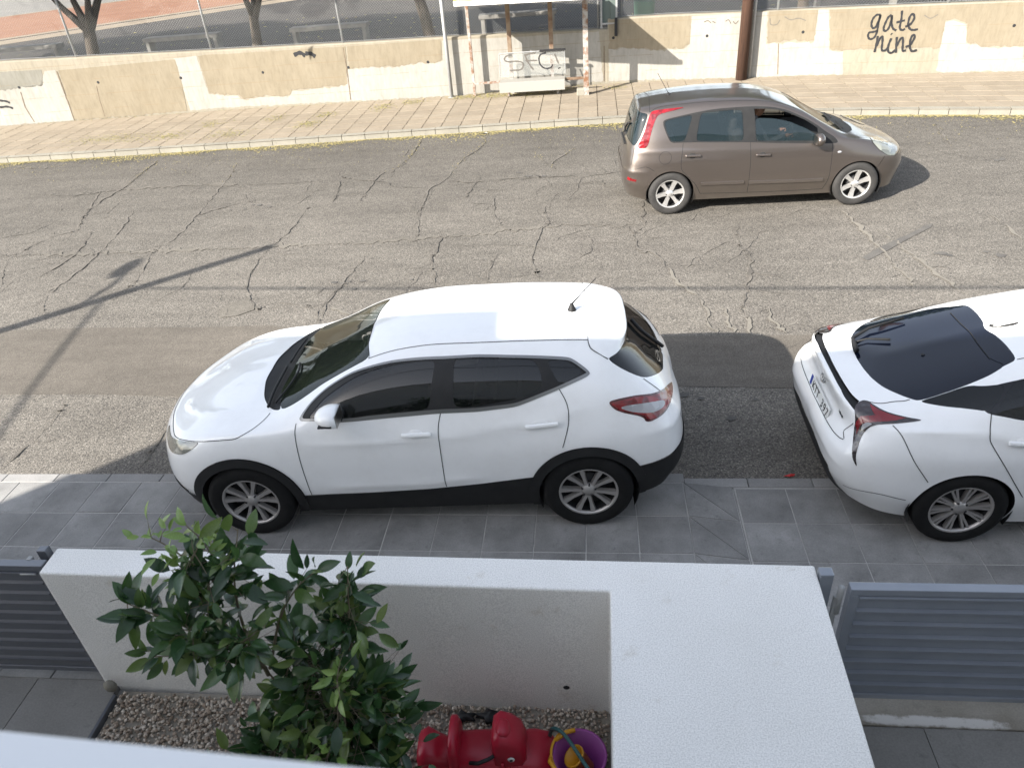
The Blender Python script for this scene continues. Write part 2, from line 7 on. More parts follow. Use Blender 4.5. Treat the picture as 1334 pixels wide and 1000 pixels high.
REGS={"SUV":[["hole",None,[[0.8153,-0.02],[0.8153,0.0],[0.8179,0.0066],[0.8199,0.0273],[0.8211,0.0485],[0.8216,0.0701],[0.8214,0.0917],[0.8204,0.1133],[0.8187,0.1345],[0.8163,0.155],[0.8131,0.1743],[0.8094,0.1924],[0.805,0.2093],[0.8001,0.225],[0.7948,0.2394],[0.789,0.2523],[0.7828,0.2637],[0.7763,0.2734],[0.7695,0.2813],[0.7626,0.2872],[0.7555,0.291],[0.7484,0.2925],[0.7413,0.2917],[0.7343,0.2885],[0.7273,0.2829],[0.7205,0.2751],[0.714,0.2652],[0.7079,0.2535],[0.7022,0.2401],[0.6971,0.225],[0.6925,0.2084],[0.6885,0.1904],[0.6852,0.1711],[0.6826,0.1506],[0.6808,0.129],[0.6797,0.1068],[0.6794,0.084],[0.6799,0.0612],[0.6811,0.0386],[0.6831,0.0166],[0.6859,0.0],[0.6859,-0.02]],0],["hole",None,[[0.3053,-0.02],[0.3053,0.0],[0.3079,0.0164],[0.3098,0.0383],[0.311,0.0609],[0.3114,0.0836],[0.3111,0.106],[0.3101,0.1276],[0.3084,0.148],[0.306,0.1672],[0.3029,0.185],[0.2992,0.2014],[0.2949,0.2161],[0.29,0.2292],[0.2846,0.2406],[0.2788,0.2502],[0.2726,0.258],[0.2661,0.264],[0.2593,0.2682],[0.2523,0.2704],[0.2451,0.2707],[0.2377,0.269],[0.2304,0.2653],[0.2233,0.2597],[0.2163,0.2525],[0.2098,0.2437],[0.2038,0.2334],[0.1984,0.2216],[0.1937,0.2082],[0.1896,0.1934],[0.1861,0.1771],[0.1832,0.1595],[0.1807,0.1407],[0.1787,0.1207],[0.1771,0.0999],[0.1758,0.0786],[0.1749,0.057],[0.1746,0.0357],[0.1749,0.0149],[0.1761,0.0],[0.178,0.0],[0.178,-0.02]],0],["tail_lamp_lens","clearlens",[[0.1993,0.4477],[0.1729,0.453],[0.1496,0.4535],[0.1271,0.4457],[0.1292,0.4276],[0.1458,0.4155],[0.1604,0.4113],[0.1851,0.4262]],0.006],["tail_lamp","redlens",[[0.2071,0.4651],[0.199,0.4701],[0.1655,0.4799],[0.1238,0.4695],[0.0875,0.4487],[0.0638,0.4233],[0.101,0.4286],[0.1263,0.4164],[0.1473,0.3965],[0.1645,0.3828],[0.1667,0.4084],[0.1901,0.429],[0.2013,0.443],[0.2068,0.4592]],0.006],["tail_lamp_surround","dimred",[[0.2101,0.4708],[0.1994,0.4774],[0.1655,0.4873],[0.1234,0.4768],[0.0866,0.4557],[0.0601,0.421],[0.1008,0.4212],[0.1256,0.4092],[0.1465,0.3895],[0.1665,0.3735],[0.169,0.4027],[0.1911,0.4221],[0.2029,0.4369],[0.2094,0.4559]],0.003],["headlight","smokehead",[[0.8837,0.4089],[0.8501,0.4304],[0.8014,0.4293],[0.8114,0.3946],[0.8319,0.3462],[0.8664,0.3265],[0.91,0.37],[0.92,0.43]],0.004],["side_window","darkglass",[[0.4469,0.6481],[0.4554,0.4965],[0.5722,0.4929],[0.6388,0.5345],[0.6309,0.5768],[0.6248,0.618],[0.6077,0.632],[0.577,0.6526],[0.5307,0.65],[0.4809,0.6502]],-0.004],["side_window","darkglass",[[0.4193,0.6499],[0.2981,0.6321],[0.2926,0.5764],[0.2977,0.5296],[0.332,0.502],[0.3879,0.493],[0.4226,0.4955]],-0.004],["side_window","darkglass",[[0.2811,0.6314],[0.2466,0.6269],[0.2269,0.5824],[0.2693,0.5404]],-0.004],["window_pillar","plastic",[[0.6482,0.5455],[0.6481,0.5878],[0.6431,0.644],[0.6266,0.6744],[0.5891,0.6776],[0.5348,0.6621],[0.4827,0.6558],[0.433,0.6501],[0.383,0.6507],[0.3317,0.6401],[0.2842,0.6336],[0.2465,0.6271],[0.2388,0.6166],[0.2245,0.5828],[0.2254,0.5798],[0.2582,0.5501],[0.2807,0.5305],[0.3118,0.5068],[0.3366,0.4904],[0.3882,0.4889],[0.4408,0.4952],[0.4995,0.4938],[0.5653,0.4935],[0.6014,0.4979]],0],["window_trim","trim_dull",[[0.6525,0.5375],[0.6523,0.5893],[0.6468,0.6511],[0.628,0.6859],[0.5889,0.6892],[0.5345,0.6737],[0.4825,0.6674],[0.4329,0.6617],[0.3829,0.6623],[0.3314,0.6517],[0.284,0.6452],[0.2454,0.6385],[0.2364,0.6263],[0.2187,0.5842],[0.2229,0.5699],[0.2569,0.5391],[0.2795,0.5194],[0.3107,0.4956],[0.3361,0.4788],[0.3883,0.4773],[0.4409,0.4836],[0.4995,0.4822],[0.5654,0.4819],[0.6023,0.4864]],0.004],["windscreen","screenglass",[[0.6981,0.6695],[0.6816,0.6759],[0.6397,0.7216],[0.5952,0.7208],[0.5732,0.734],[0.5882,0.8478],[0.5938,0.9568],[0.594,1.0],[0.713,1.0],[0.7151,0.8836],[0.7165,0.8091]],-0.003],["cowl_panel","plastic",[[0.7128,0.6848],[0.7519,0.7784],[0.7842,0.8882],[0.7957,0.9708],[0.8,1],[0.713,1],[0.7151,0.8836],[0.7165,0.8091],[0.6981,0.6695]],-0.006],["rear_window","darkglass",[[0,0.452],[0.0552,0.4743],[0.0968,0.5075],[0.1276,0.533],[0.1554,0.5884],[0.1764,0.6275],[0.165,0.64],[0.12,0.665],[0,0.68]],-0.003],["cladding","plastic",[[0.8278,-0.02],[0.8278,0.0],[0.8317,0.0],[0.8341,0.0169],[0.8356,0.0426],[0.8362,0.0688],[0.8359,0.0951],[0.8346,0.1212],[0.8325,0.1469],[0.8294,0.1714],[0.8255,0.1943],[0.8208,0.216],[0.8155,0.2365],[0.8096,0.2559],[0.8032,0.2741],[0.7963,0.2907],[0.789,0.3051],[0.7812,0.3167],[0.773,0.3256],[0.7646,0.3319],[0.7562,0.3355],[0.7477,0.3365],[0.7391,0.3349],[0.7306,0.3306],[0.7222,0.3238],[0.7141,0.3145],[0.7062,0.3026],[0.6988,0.2883],[0.6919,0.2718],[0.6857,0.2535],[0.6801,0.2334],[0.6753,0.2117],[0.6713,0.1885],[0.6682,0.164],[0.666,0.1382],[0.6647,0.1114],[0.6643,0.084],[0.6649,0.0564],[0.6664,0.0292],[0.6689,0.0026],[0.6722,0.0],[0.6722,-0.02]],0.014],["cladding","plastic",[[0.3181,-0.02],[0.3181,0.0],[0.3212,0.0026],[0.3235,0.0292],[0.3249,0.0567],[0.3255,0.0843],[0.3251,0.1116],[0.3239,0.1377],[0.3218,0.1623],[0.3189,0.1854],[0.3152,0.2067],[0.3107,0.2263],[0.3055,0.2438],[0.2997,0.2593],[0.2932,0.2728],[0.2862,0.2841],[0.2788,0.2933],[0.271,0.3003],[0.2628,0.3052],[0.2544,0.3079],[0.2458,0.3084],[0.2371,0.3065],[0.2283,0.3022],[0.2198,0.2957],[0.2115,0.2873],[0.2039,0.2769],[0.197,0.2648],[0.1909,0.2508],[0.1856,0.2348],[0.1811,0.2171],[0.1772,0.1977],[0.1739,0.1766],[0.1711,0.154],[0.1687,0.1299],[0.1665,0.1045],[0.1645,0.0782],[0.1628,0.0514],[0.1617,0.0247],[0.1615,0.0],[0.1667,0.0],[0.1667,0.0],[0.1667,-0.02]],0.014],["cladding","plastic",[[0.7,-0.02],[0.7,0.118],[0.652,0.1212],[0.564,0.125],[0.4721,0.138],[0.3891,0.1622],[0.3301,0.1848],[0.3,0.19],[0.3,-0.02]],0.006],["rear_bumper_trim","plastic",[[0,0.215],[0.1236,0.2123],[0.1403,0.2027],[0.1621,0.1894],[0.1808,0.1824],[0.22,0.18],[0.22,-0.02],[0,-0.02]],0.008],["front_bumper_trim","plastic",[[0.79,-0.02],[0.79,0.085],[0.834,0.095],[0.88,0.11],[0.94,0.12],[1,0.12],[1,-0.02]],0.008],["grille","plastic",[[0.955,0.22],[1,0.2],[1,0.4],[0.94,0.38]],-0.01],["spoiler","white",[[0.183,1],[0.19,0.9],[0.2047,0.7357],[0.2068,0.6985],[0.2033,0.6666],[0.1764,0.6275],[0.12,0.665],[0,0.68],[0,1]],0.004],["bonnet","white",[[0.7158,0.6682],[0.7235,0.5502],[0.7415,0.4537],[0.7664,0.4377],[0.8015,0.4328],[0.8351,0.4373],[0.8664,0.4367],[0.8916,0.4535],[0.93,0.47],[1,0.47],[1,1],[0.8,1],[0.7957,0.9708],[0.7842,0.8882],[0.7519,0.7784],[0.7128,0.6848]],0],["front_door","white",[[0.6554,0.5275],[0.6547,0.4534],[0.6555,0.314],[0.6543,0.1732],[0.6537,0.1298],[0.654,0.125],[0.5,0.13],[0.447,0.15],[0.4465,0.1497],[0.4472,0.2118],[0.447,0.3554],[0.4462,0.4385],[0.4402,0.49],[0.44,0.53],[0.6,0.53]],0],["rear_door","white",[[0.4402,0.49],[0.4462,0.4385],[0.447,0.3554],[0.4472,0.2118],[0.4465,0.1497],[0.447,0.15],[0.33,0.185],[0.27,0.25],[0.2755,0.3172],[0.2672,0.394],[0.2657,0.4418],[0.2672,0.4869],[0.2716,0.5303],[0.35,0.53],[0.44,0.53]],0],["tailgate","white",[[0,0.25],[0.085,0.25],[0.1,0.33],[0.12,0.47],[0.129,0.531],[0.155,0.6],[0.12,0.68],[0,0.7]],0],["roof","white",[[0.183,1],[0.19,0.9],[0.2047,0.7357],[0.2059,0.7224],[0.3127,0.7244],[0.4092,0.7276],[0.4619,0.7316],[0.5176,0.7318],[0.5732,0.734],[0.5882,0.8478],[0.5938,0.9568],[0.594,1]],0]],"MPV":[["hole",None,[[0.8264,-0.02],[0.8264,0.0],[0.8289,0.0029],[0.8308,0.0207],[0.832,0.0389],[0.8324,0.0571],[0.8322,0.0754],[0.8313,0.0938],[0.8297,0.1122],[0.8274,0.1307],[0.8245,0.1491],[0.821,0.1671],[0.8169,0.1843],[0.8123,0.2004],[0.8073,0.2151],[0.8019,0.2281],[0.7962,0.2392],[0.7903,0.2482],[0.7841,0.2551],[0.7778,0.2599],[0.7715,0.2624],[0.7652,0.2628],[0.7588,0.261],[0.7525,0.2571],[0.7464,0.2512],[0.7403,0.2434],[0.7346,0.2338],[0.7292,0.2224],[0.7241,0.2095],[0.7196,0.1952],[0.7155,0.1796],[0.712,0.1629],[0.709,0.1452],[0.7067,0.1267],[0.7051,0.1075],[0.7041,0.0878],[0.7038,0.0679],[0.7043,0.0479],[0.7054,0.0282],[0.7072,0.009],[0.7096,0.0],[0.7096,-0.02]],0],["hole",None,[[0.3055,-0.02],[0.3055,0.0],[0.3079,0.0093],[0.3097,0.0295],[0.3108,0.0503],[0.3112,0.0714],[0.311,0.0923],[0.31,0.1125],[0.3084,0.1316],[0.3061,0.1493],[0.3032,0.1656],[0.2996,0.1802],[0.2955,0.1933],[0.2909,0.205],[0.2858,0.2153],[0.2802,0.2242],[0.2743,0.2317],[0.268,0.2378],[0.2614,0.2424],[0.2547,0.2454],[0.2477,0.2467],[0.2407,0.2463],[0.2336,0.244],[0.2267,0.24],[0.2199,0.234],[0.2135,0.2263],[0.2075,0.2167],[0.202,0.2055],[0.1971,0.1927],[0.1928,0.1783],[0.1891,0.1626],[0.186,0.1458],[0.1834,0.1279],[0.1812,0.1093],[0.1793,0.0902],[0.1779,0.0708],[0.177,0.0513],[0.1767,0.0321],[0.1772,0.0134],[0.1785,0.0],[0.1833,0.0],[0.1833,-0.02]],0],["tail_lamp","redlens",[[0.2736,0.6566],[0.2481,0.6609],[0.1949,0.6684],[0.1748,0.6643],[0.1697,0.6131],[0.1661,0.5393],[0.156,0.4819],[0.1481,0.4312],[0.1709,0.4262],[0.1792,0.4524],[0.1834,0.517],[0.1886,0.5764],[0.1968,0.6322],[0.237,0.642]],0.006],["headlight","headlens",[[0.8317,0.5749],[0.9043,0.5898],[0.8947,0.4848],[0.8793,0.3815],[0.8734,0.271],[0.8441,0.2881],[0.8181,0.3484],[0.8046,0.4188]],0.006],["side_window","tintglass",[[0.4724,0.5679],[0.5256,0.5636],[0.5678,0.5463],[0.6012,0.5164],[0.618,0.505],[0.648,0.47],[0.6479,0.4514],[0.6428,0.4311],[0.4757,0.4485]],-0.004],["hole",None,[[0.4712,0.6159],[0.5344,0.6146],[0.5692,0.6032],[0.6123,0.5695],[0.6472,0.5327],[0.6479,0.4514],[0.6428,0.4311],[0.4757,0.4485]],0],["side_window","tintglass",[[0.3215,0.6109],[0.4372,0.6162],[0.4431,0.4515],[0.31,0.4623]],-0.004],["side_window","tintglass",[[0.2174,0.5896],[0.2992,0.6049],[0.2798,0.4628],[0.2458,0.4654],[0.2392,0.4766]],-0.004],["window_frame","plastic",[[0.2127,0.5941],[0.3033,0.614],[0.3656,0.6265],[0.446,0.6316],[0.4679,0.6317],[0.5318,0.6286],[0.573,0.6192],[0.6134,0.5887],[0.6551,0.556],[0.6919,0.4937],[0.7081,0.4112],[0.6904,0.4047],[0.4663,0.4411],[0.3071,0.4559],[0.2458,0.4579],[0.2371,0.4723]],0.002],["windscreen","screenglass",[[0.738,0.7],[0.7,0.705],[0.66,0.705],[0.63,0.71],[0.612,0.745],[0.604,0.85],[0.6,1],[0.742,1],[0.755,0.85],[0.753,0.76]],-0.003],["cowl_panel","plastic",[[0.738,0.7],[0.742,0.685],[0.764,0.68],[0.816,0.716],[0.86,0.8],[0.872,0.9],[0.875,1],[0.742,1],[0.755,0.85],[0.753,0.76]],-0.004],["rear_window","tintglass",[[0,0.47],[0.115,0.46],[0.14,0.44],[0.155,0.5],[0.165,0.6],[0.166,0.65],[0.1,0.69],[0,0.7]],-0.003],["reflector","redlens",[[0.122,0.163],[0.152,0.156],[0.155,0.175],[0.125,0.19]],0.004],["grille","plastic",[[0.955,0.12],[1,0.12],[1,0.3],[0.95,0.28]],-0.01],["bonnet","taupe",[[0.764,0.68],[0.785,0.628],[0.825,0.624],[0.845,0.6],[0.904,0.59],[0.95,0.57],[1,0.56],[1,1],[0.875,1],[0.872,0.9],[0.86,0.8],[0.816,0.716]],0],["front_door","taupe",[[0.708,0.411],[0.6894,0.4023],[0.6924,0.2532],[0.6916,0.131],[0.6818,0.0402],[0.5,0.044],[0.466,0.05],[0.4655,0.0826],[0.4653,0.2897],[0.4613,0.4416],[0.462,0.5],[0.62,0.5]],0],["rear_door","taupe",[[0.4613,0.4416],[0.4653,0.2897],[0.4655,0.0826],[0.466,0.05],[0.4,0.052],[0.3305,0.0614],[0.3146,0.1478],[0.2892,0.2156],[0.2716,0.2775],[0.2757,0.4545],[0.3,0.5],[0.462,0.5]],0],["rear_bumper","taupe",[[0,0.24],[0.1,0.245],[0.143,0.259],[0.175,0.284],[0.197,0.249],[0.21,0.16],[0.215,0],[0.215,-0.02],[0,-0.02]],0.004],["front_bumper","taupe",[[0.82,-0.02],[0.81,0.15],[0.835,0.29],[0.87,0.265],[0.93,0.33],[1,0.33],[1,-0.02]],0.004],["tailgate","taupe",[[0,0.24],[0.1,0.245],[0.135,0.3],[0.14,0.45],[0.17,0.66],[0.15,0.72],[0,0.75]],0]],"HYB":[["hole",None,[[0.8314,-0.02],[0.8314,0.0018],[0.8334,0.0197],[0.835,0.0383],[0.8359,0.0574],[0.8363,0.0768],[0.8362,0.0965],[0.8354,0.1165],[0.8341,0.1367],[0.8322,0.157],[0.8298,0.1771],[0.8267,0.1963],[0.8232,0.2144],[0.8191,0.2311],[0.8145,0.2462],[0.8096,0.2594],[0.8042,0.2705],[0.7986,0.2793],[0.7928,0.2855],[0.7869,0.2892],[0.7809,0.2906],[0.7748,0.2896],[0.7687,0.2866],[0.7626,0.2818],[0.7566,0.2752],[0.7507,0.2671],[0.745,0.2574],[0.7397,0.2461],[0.7347,0.2334],[0.7302,0.2193],[0.7262,0.2039],[0.7227,0.1872],[0.7199,0.1693],[0.7176,0.1504],[0.716,0.1307],[0.7151,0.1106],[0.7148,0.0903],[0.7152,0.0699],[0.7163,0.0498],[0.7181,0.0301],[0.7205,0.0112],[0.7205,-0.02]],0],["hole",None,[[0.3321,-0.02],[0.3321,0.0104],[0.3345,0.0299],[0.3362,0.0501],[0.3373,0.0709],[0.3377,0.0917],[0.3375,0.1122],[0.3365,0.1322],[0.3349,0.1512],[0.3327,0.1692],[0.3299,0.1859],[0.3264,0.2012],[0.3224,0.2152],[0.3179,0.2277],[0.313,0.2388],[0.3076,0.2483],[0.3019,0.2564],[0.296,0.2629],[0.2898,0.2678],[0.2835,0.2711],[0.2771,0.2726],[0.2708,0.2724],[0.2645,0.2703],[0.2584,0.2664],[0.2524,0.2606],[0.2467,0.2529],[0.2412,0.2436],[0.236,0.2326],[0.2312,0.2199],[0.2269,0.2057],[0.223,0.1901],[0.2196,0.173],[0.2167,0.1545],[0.2145,0.1349],[0.2127,0.1143],[0.2114,0.093],[0.2108,0.0715],[0.2108,0.05],[0.2115,0.029],[0.2131,0.0088],[0.2156,0.0],[0.2156,-0.02]],0],["tail_lamp_lens","clearlens",[[0.1269,0.4698],[0.135,0.4978],[0.1427,0.4909],[0.1336,0.4608],[0.1281,0.436]],0.007],["tail_lamp_strip","redlens",[[0.1201,0.6208],[0.1337,0.6079],[0.1556,0.5777],[0.1754,0.558],[0.1644,0.5313],[0.1438,0.5051],[0.1278,0.4794],[0.1238,0.4537],[0.1228,0.4156],[0.1165,0.4581],[0.1227,0.512],[0.1397,0.5522]],0.006],["tail_lamp","smokelens",[[0.106,0.6045],[0.112,0.633],[0.1285,0.625],[0.1543,0.5899],[0.1747,0.5668],[0.1974,0.5425],[0.1861,0.5332],[0.1618,0.5049],[0.1448,0.4877],[0.1352,0.4537],[0.1309,0.4166],[0.1335,0.3797],[0.1428,0.2831],[0.1383,0.3062],[0.1264,0.3734],[0.1146,0.4255],[0.1158,0.4878]],0.004],["rear_window","navyglass",[[0,0.759],[0.0101,0.759],[0.041,0.7619],[0.0707,0.7698],[0.0978,0.7685],[0.1174,0.7586],[0.1357,0.7401],[0.15,0.7159],[0.1645,0.6898],[0.1772,0.6703],[0.1847,0.6618],[0.246,0.69],[0.276,0.71],[0.3,0.745],[0.284,0.8],[0.281,0.9],[0.28,1],[0,1]],-0.003],["roof_panel","navyglass",[[0.3,0.745],[0.315,0.762],[0.313,0.865],[0.308,0.95],[0.303,0.975],[0.299,1],[0.25,1],[0.25,0.8],[0.27,0.715]],0.0],["side_window","darkglass",[[0.183,0.66],[0.246,0.688],[0.266,0.668],[0.293,0.659],[0.276,0.549],[0.22,0.607]],-0.002],["side_window","darkglass",[[0.3,0.659],[0.36,0.655],[0.46,0.65],[0.46,0.5],[0.318,0.5],[0.282,0.545]],-0.003],["side_window","darkglass",[[0.475,0.65],[0.55,0.64],[0.62,0.6],[0.67,0.52],[0.66,0.5],[0.475,0.5]],-0.003],["window_frame","gloss_black",[[0.25,0.65],[0.285,0.664],[0.36,0.662],[0.46,0.66],[0.55,0.65],[0.63,0.605],[0.69,0.51],[0.66,0.49],[0.46,0.488],[0.318,0.49],[0.27,0.545]],0],["windscreen","screenglass",[[0.7,0.62],[0.66,0.67],[0.62,0.7],[0.58,0.72],[0.56,0.75],[0.555,1],[0.73,1],[0.74,0.8]],-0.003],["spoiler_gap","plastic",[[0,0.607],[0.068,0.607],[0.106,0.602],[0.113,0.525],[0.1,0.545],[0.069,0.567],[0,0.573]],-0.02],["rear_valance","plastic",[[0,0.215],[0.041,0.225],[0.097,0.172],[0.107,0.034],[0.123,0],[0.123,-0.02],[0,-0.02]],0.004],["headlight","headlens",[[0.8,0.5],[0.88,0.47],[0.94,0.42],[0.92,0.36],[0.85,0.4]],0.004],["rear_door","white",[[0.2772,0.5466],[0.2813,0.454],[0.2822,0.4207],[0.2872,0.3888],[0.3127,0.2858],[0.3417,0.1739],[0.36,0.12],[0.46,0.11],[0.465,0.51]],0],["front_door","white",[[0.465,0.51],[0.46,0.11],[0.63,0.11],[0.665,0.3],[0.67,0.51]],0],["tailgate","white",[[0,0.36],[0.102,0.368],[0.104,0.4],[0.112,0.454],[0.113,0.53],[0.106,0.602],[0.112,0.633],[0.128,0.67],[0.124,0.722],[0.107,0.769],[0,0.765]],0],["rear_bumper","white",[[0,0.36],[0.102,0.368],[0.112,0.4],[0.131,0.417],[0.165,0.494],[0.194,0.356],[0.223,0.231],[0.21,0.1],[0.204,-0.02],[0,-0.02]],0],["bonnet","white",[[0.74,0.8],[0.72,0.62],[0.8,0.53],[0.9,0.5],[1,0.5],[1,1],[0.73,1]],0]]}
SEAMS={"SUV":[[[0.6554,0.5275],[0.6547,0.4534],[0.6555,0.314],[0.6543,0.1732],[0.6537,0.1298],[0.654,0.125]],[[0.4402,0.49],[0.4462,0.4385],[0.447,0.3554],[0.4472,0.2118],[0.4465,0.1497]],[[0.2716,0.5303],[0.2672,0.4869],[0.2657,0.4418],[0.2672,0.394],[0.2755,0.3172]],[[0.7158,0.6682],[0.7235,0.5502],[0.7415,0.4537],[0.7664,0.4377],[0.8015,0.4328],[0.8351,0.4373],[0.8664,0.4367],[0.8916,0.4535],[0.93,0.47],[1,0.47]],[[0.5732,0.734],[0.5176,0.7318],[0.4619,0.7316],[0.4092,0.7276],[0.3127,0.7244],[0.2059,0.7224]],[[0.183,1],[0.19,0.9],[0.2047,0.7357],[0.2068,0.6985],[0.2033,0.6666],[0.1764,0.6275]],[[0.1291,0.5312],[0.125,0.5058],[0.1202,0.4734],[0.113,0.42]],[[0.085,0.25],[0.0,0.25]],[[0.573,0.737],[0.588,0.848],[0.594,1]],[[0.1,0.33],[0.085,0.25]]],"MPV":[[[0.6894,0.4023],[0.6924,0.2532],[0.6916,0.131],[0.6818,0.0402]],[[0.4613,0.4416],[0.4653,0.2897],[0.4655,0.0826],[0.466,0.05]],[[0.2757,0.4545],[0.2716,0.2775],[0.2892,0.2156],[0.3146,0.1478],[0.3305,0.0614]],[[0.3305,0.0614],[0.5024,0.0442],[0.6818,0.0402]],[[0.764,0.68],[0.785,0.628],[0.825,0.624],[0.85,0.6]],[[0,0.24],[0.1,0.245],[0.143,0.259],[0.175,0.284],[0.197,0.249]],[[0.135,0.3],[0.14,0.43]],[[0.17,0.66],[0.2,0.7],[0.28,0.695],[0.4,0.69],[0.52,0.685],[0.6,0.69],[0.63,0.705],[0.67,0.7]],[[0.17,0.66],[0.165,0.8],[0.16,1]]],"HYB":[[[0.2772,0.5466],[0.2813,0.454],[0.2822,0.4207],[0.2872,0.3888],[0.3127,0.2858],[0.3417,0.1739]],[[0.165,0.4943],[0.1941,0.3557],[0.2233,0.2311]],[[0.1239,0.1015],[0.166,0.14],[0.2039,0.1257]],[[0,0.36],[0.1019,0.3678],[0.0998,0.3992],[0.1121,0.4542]],[[0.113,0.628],[0.135,0.648],[0.15,0.665],[0.165,0.668],[0.172,0.673]],[[0.465,0.51],[0.46,0.11]],[[0.315,0.762],[0.4,0.76],[0.56,0.755]],[[0.284,0.8],[0.281,0.9],[0.28,1]]]}
PLACE={"SUV":["SUV",[0.7341,5.1914],[-0.99878,-0.04934],0,1],"MPV":["MPV",[0.4299,11.8387],[0.99951,0.03119],-0.05,1.036],"HYB":["HYB",[1.675,5.007],[1.0,0.0],-0.031,1]}
EXT={}

sc=bpy.context.scene; COL=sc.collection
R_=math.radians
# ------------------------------------------------------------------ camera, sky, sun, exposure
cd=bpy.data.cameras.new('camera'); cam=bpy.data.objects.new('camera',cd); COL.objects.link(cam)
cd.sensor_width=36.0; cd.lens=BAKE['cam']['lens']; cd.clip_start=.05; cd.clip_end=600
cam.matrix_world=Matrix([list(r) for r in BAKE['cam']['m']]+[[0,0,0,1]])
cd.dof.use_dof=True; cd.dof.focus_distance=9.0; cd.dof.aperture_fstop=4.5
sc.camera=cam
SUN_AZ=42.5; SUN_EL=31.0            # the light travels towards +X+Y
world=bpy.data.worlds.new('World'); sc.world=world; world.use_nodes=True
wn=world.node_tree; bg=wn.nodes['Background']; sky=wn.nodes.new('ShaderNodeTexSky')
sky.sky_type='NISHITA'; sky.sun_disc=False; sky.sun_elevation=R_(SUN_EL); sky.sun_rotation=R_(90+180-SUN_AZ)
sky.air_density=1.0; sky.dust_density=1.2; sky.ozone_density=1.0
hs=wn.nodes.new('ShaderNodeHueSaturation'); hs.inputs['Saturation'].default_value=.50; wn.links.new(sky.outputs[0],hs.inputs['Color']); wn.links.new(hs.outputs[0],bg.inputs[0]); bg.inputs[1].default_value=.122
sl=bpy.data.lights.new('sun','SUN'); sl.energy=4.2; sl.angle=R_(.5); sl.color=(1.0,.945,.865)
sun=bpy.data.objects.new('sun',sl); COL.objects.link(sun)
sdir=Vector((math.cos(R_(SUN_EL))*math.cos(R_(SUN_AZ)),math.cos(R_(SUN_EL))*math.sin(R_(SUN_AZ)),-math.sin(R_(SUN_EL))))
sun.rotation_euler=sdir.to_track_quat('-Z','Y').to_euler(); sun.location=(-10,-10,20)
sc.view_settings.view_transform='Standard'; sc.view_settings.look='None'; sc.view_settings.gamma=1
sc.view_settings.exposure=1.74
try: sc.view_settings.use_curve_mapping=False
except Exception: pass
rnd=random.Random(7); nr=np.random.RandomState(5)
# ------------------------------------------------------------------ materials
MATS={}
def mat(name,col,rough=.6,metal=0,coat=0,alpha=1,spec=.5,emit=None):
    m=bpy.data.materials.new(name); m.use_nodes=True; b=m.node_tree.nodes['Principled BSDF']
    b.inputs['Base Color'].default_value=(*col,1); b.inputs['Roughness'].default_value=rough; b.inputs['Metallic'].default_value=metal
    b.inputs['Coat Weight'].default_value=coat; b.inputs['Coat Roughness'].default_value=.04; b.inputs['Alpha'].default_value=alpha
    b.inputs['Specular IOR Level'].default_value=spec
    MATS[name]=m; return m
class NG:
    def __init__(s,m): s.m=m; s.t=m.node_tree; s.b=s.t.nodes['Principled BSDF']
    def n(s,typ,**kw):
        x=s.t.nodes.new('ShaderNode'+typ)
        for k,v in kw.items():
            if k in x.inputs.keys(): x.inputs[k].default_value=v
            else: setattr(x,k,v)
        return x
    def l(s,a,b): s.t.links.new(a,b)
    def pos(s,scale=(1,1,1),space='world'):
        if space=='world': o=s.n('NewGeometry').outputs['Position']
        else: o=s.n('TexCoord').outputs['Object']
        mp=s.n('Mapping'); mp.inputs['Scale'].default_value=scale; s.l(o,mp.inputs[0]); return mp.outputs[0]
    def noise(s,vec,scale,detail=4,rough=.55):
        x=s.n('TexNoise',Scale=scale,Detail=detail,Roughness=rough); s.l(vec,x.inputs['Vector']); return x.outputs['Fac']
    def ramp(s,fac,stops):
        x=s.n('ValToRGB'); e=x.color_ramp.elements
        while len(e)<len(stops): e.new(.5)
        for i,(p,c) in enumerate(stops): e[i].position=p; e[i].color=(*c,1) if len(c)==3 else c
        s.l(fac,x.inputs[0]); return x.outputs[0]
    def mix(s,a,b,fac,mode='MIX'):
        x=s.n('Mix',data_type='RGBA',blend_type=mode)
        for sock,v in ((x.inputs[6],a),(x.inputs[7],b),(x.inputs[0],fac)):
            if hasattr(v,'links'): s.l(v,sock)
            else: sock.default_value=(*v,1) if isinstance(v,tuple) else v
        return x.outputs[2]
    def math(s,op,a,b=0.):
        x=s.n('Math',operation=op)
        for sock,v in ((x.inputs[0],a),(x.inputs[1],b)):
            if hasattr(v,'links'): s.l(v,sock)
            else: sock.default_value=v
        return x.outputs[0]
    def bump(s,h,strength=.3,dist=.01):
        x=s.n('Bump',Strength=strength,Distance=dist); s.l(h,x.inputs['Height']); s.l(x.outputs[0],s.b.inputs['Normal'])
    def col(s,c): s.l(c,s.b.inputs['Base Color'])
    def rgh(s,c): s.l(c,s.b.inputs['Roughness'])
def g3(v): return (v,v,v)
def noisy(name,c1,c2,scale=6,rough=.8,bump=.15,bscale=60,space='world',fine=.0,**kw):
    m=mat(name,c1,rough,**kw); g=NG(m); v=g.pos(space=space)
    a=g.noise(v,scale,5,.6); c=g.ramp(a,[(.3,c1),(.7,c2)])
    b=g.noise(v,bscale,3)
    if fine: c=g.mix(c,g.ramp(b,[(.3,g3(1-fine)),(.7,g3(1+fine*.6))]),1.,'MULTIPLY')
    g.col(c)
    if bump: g.bump(b,bump,.004)
    return m
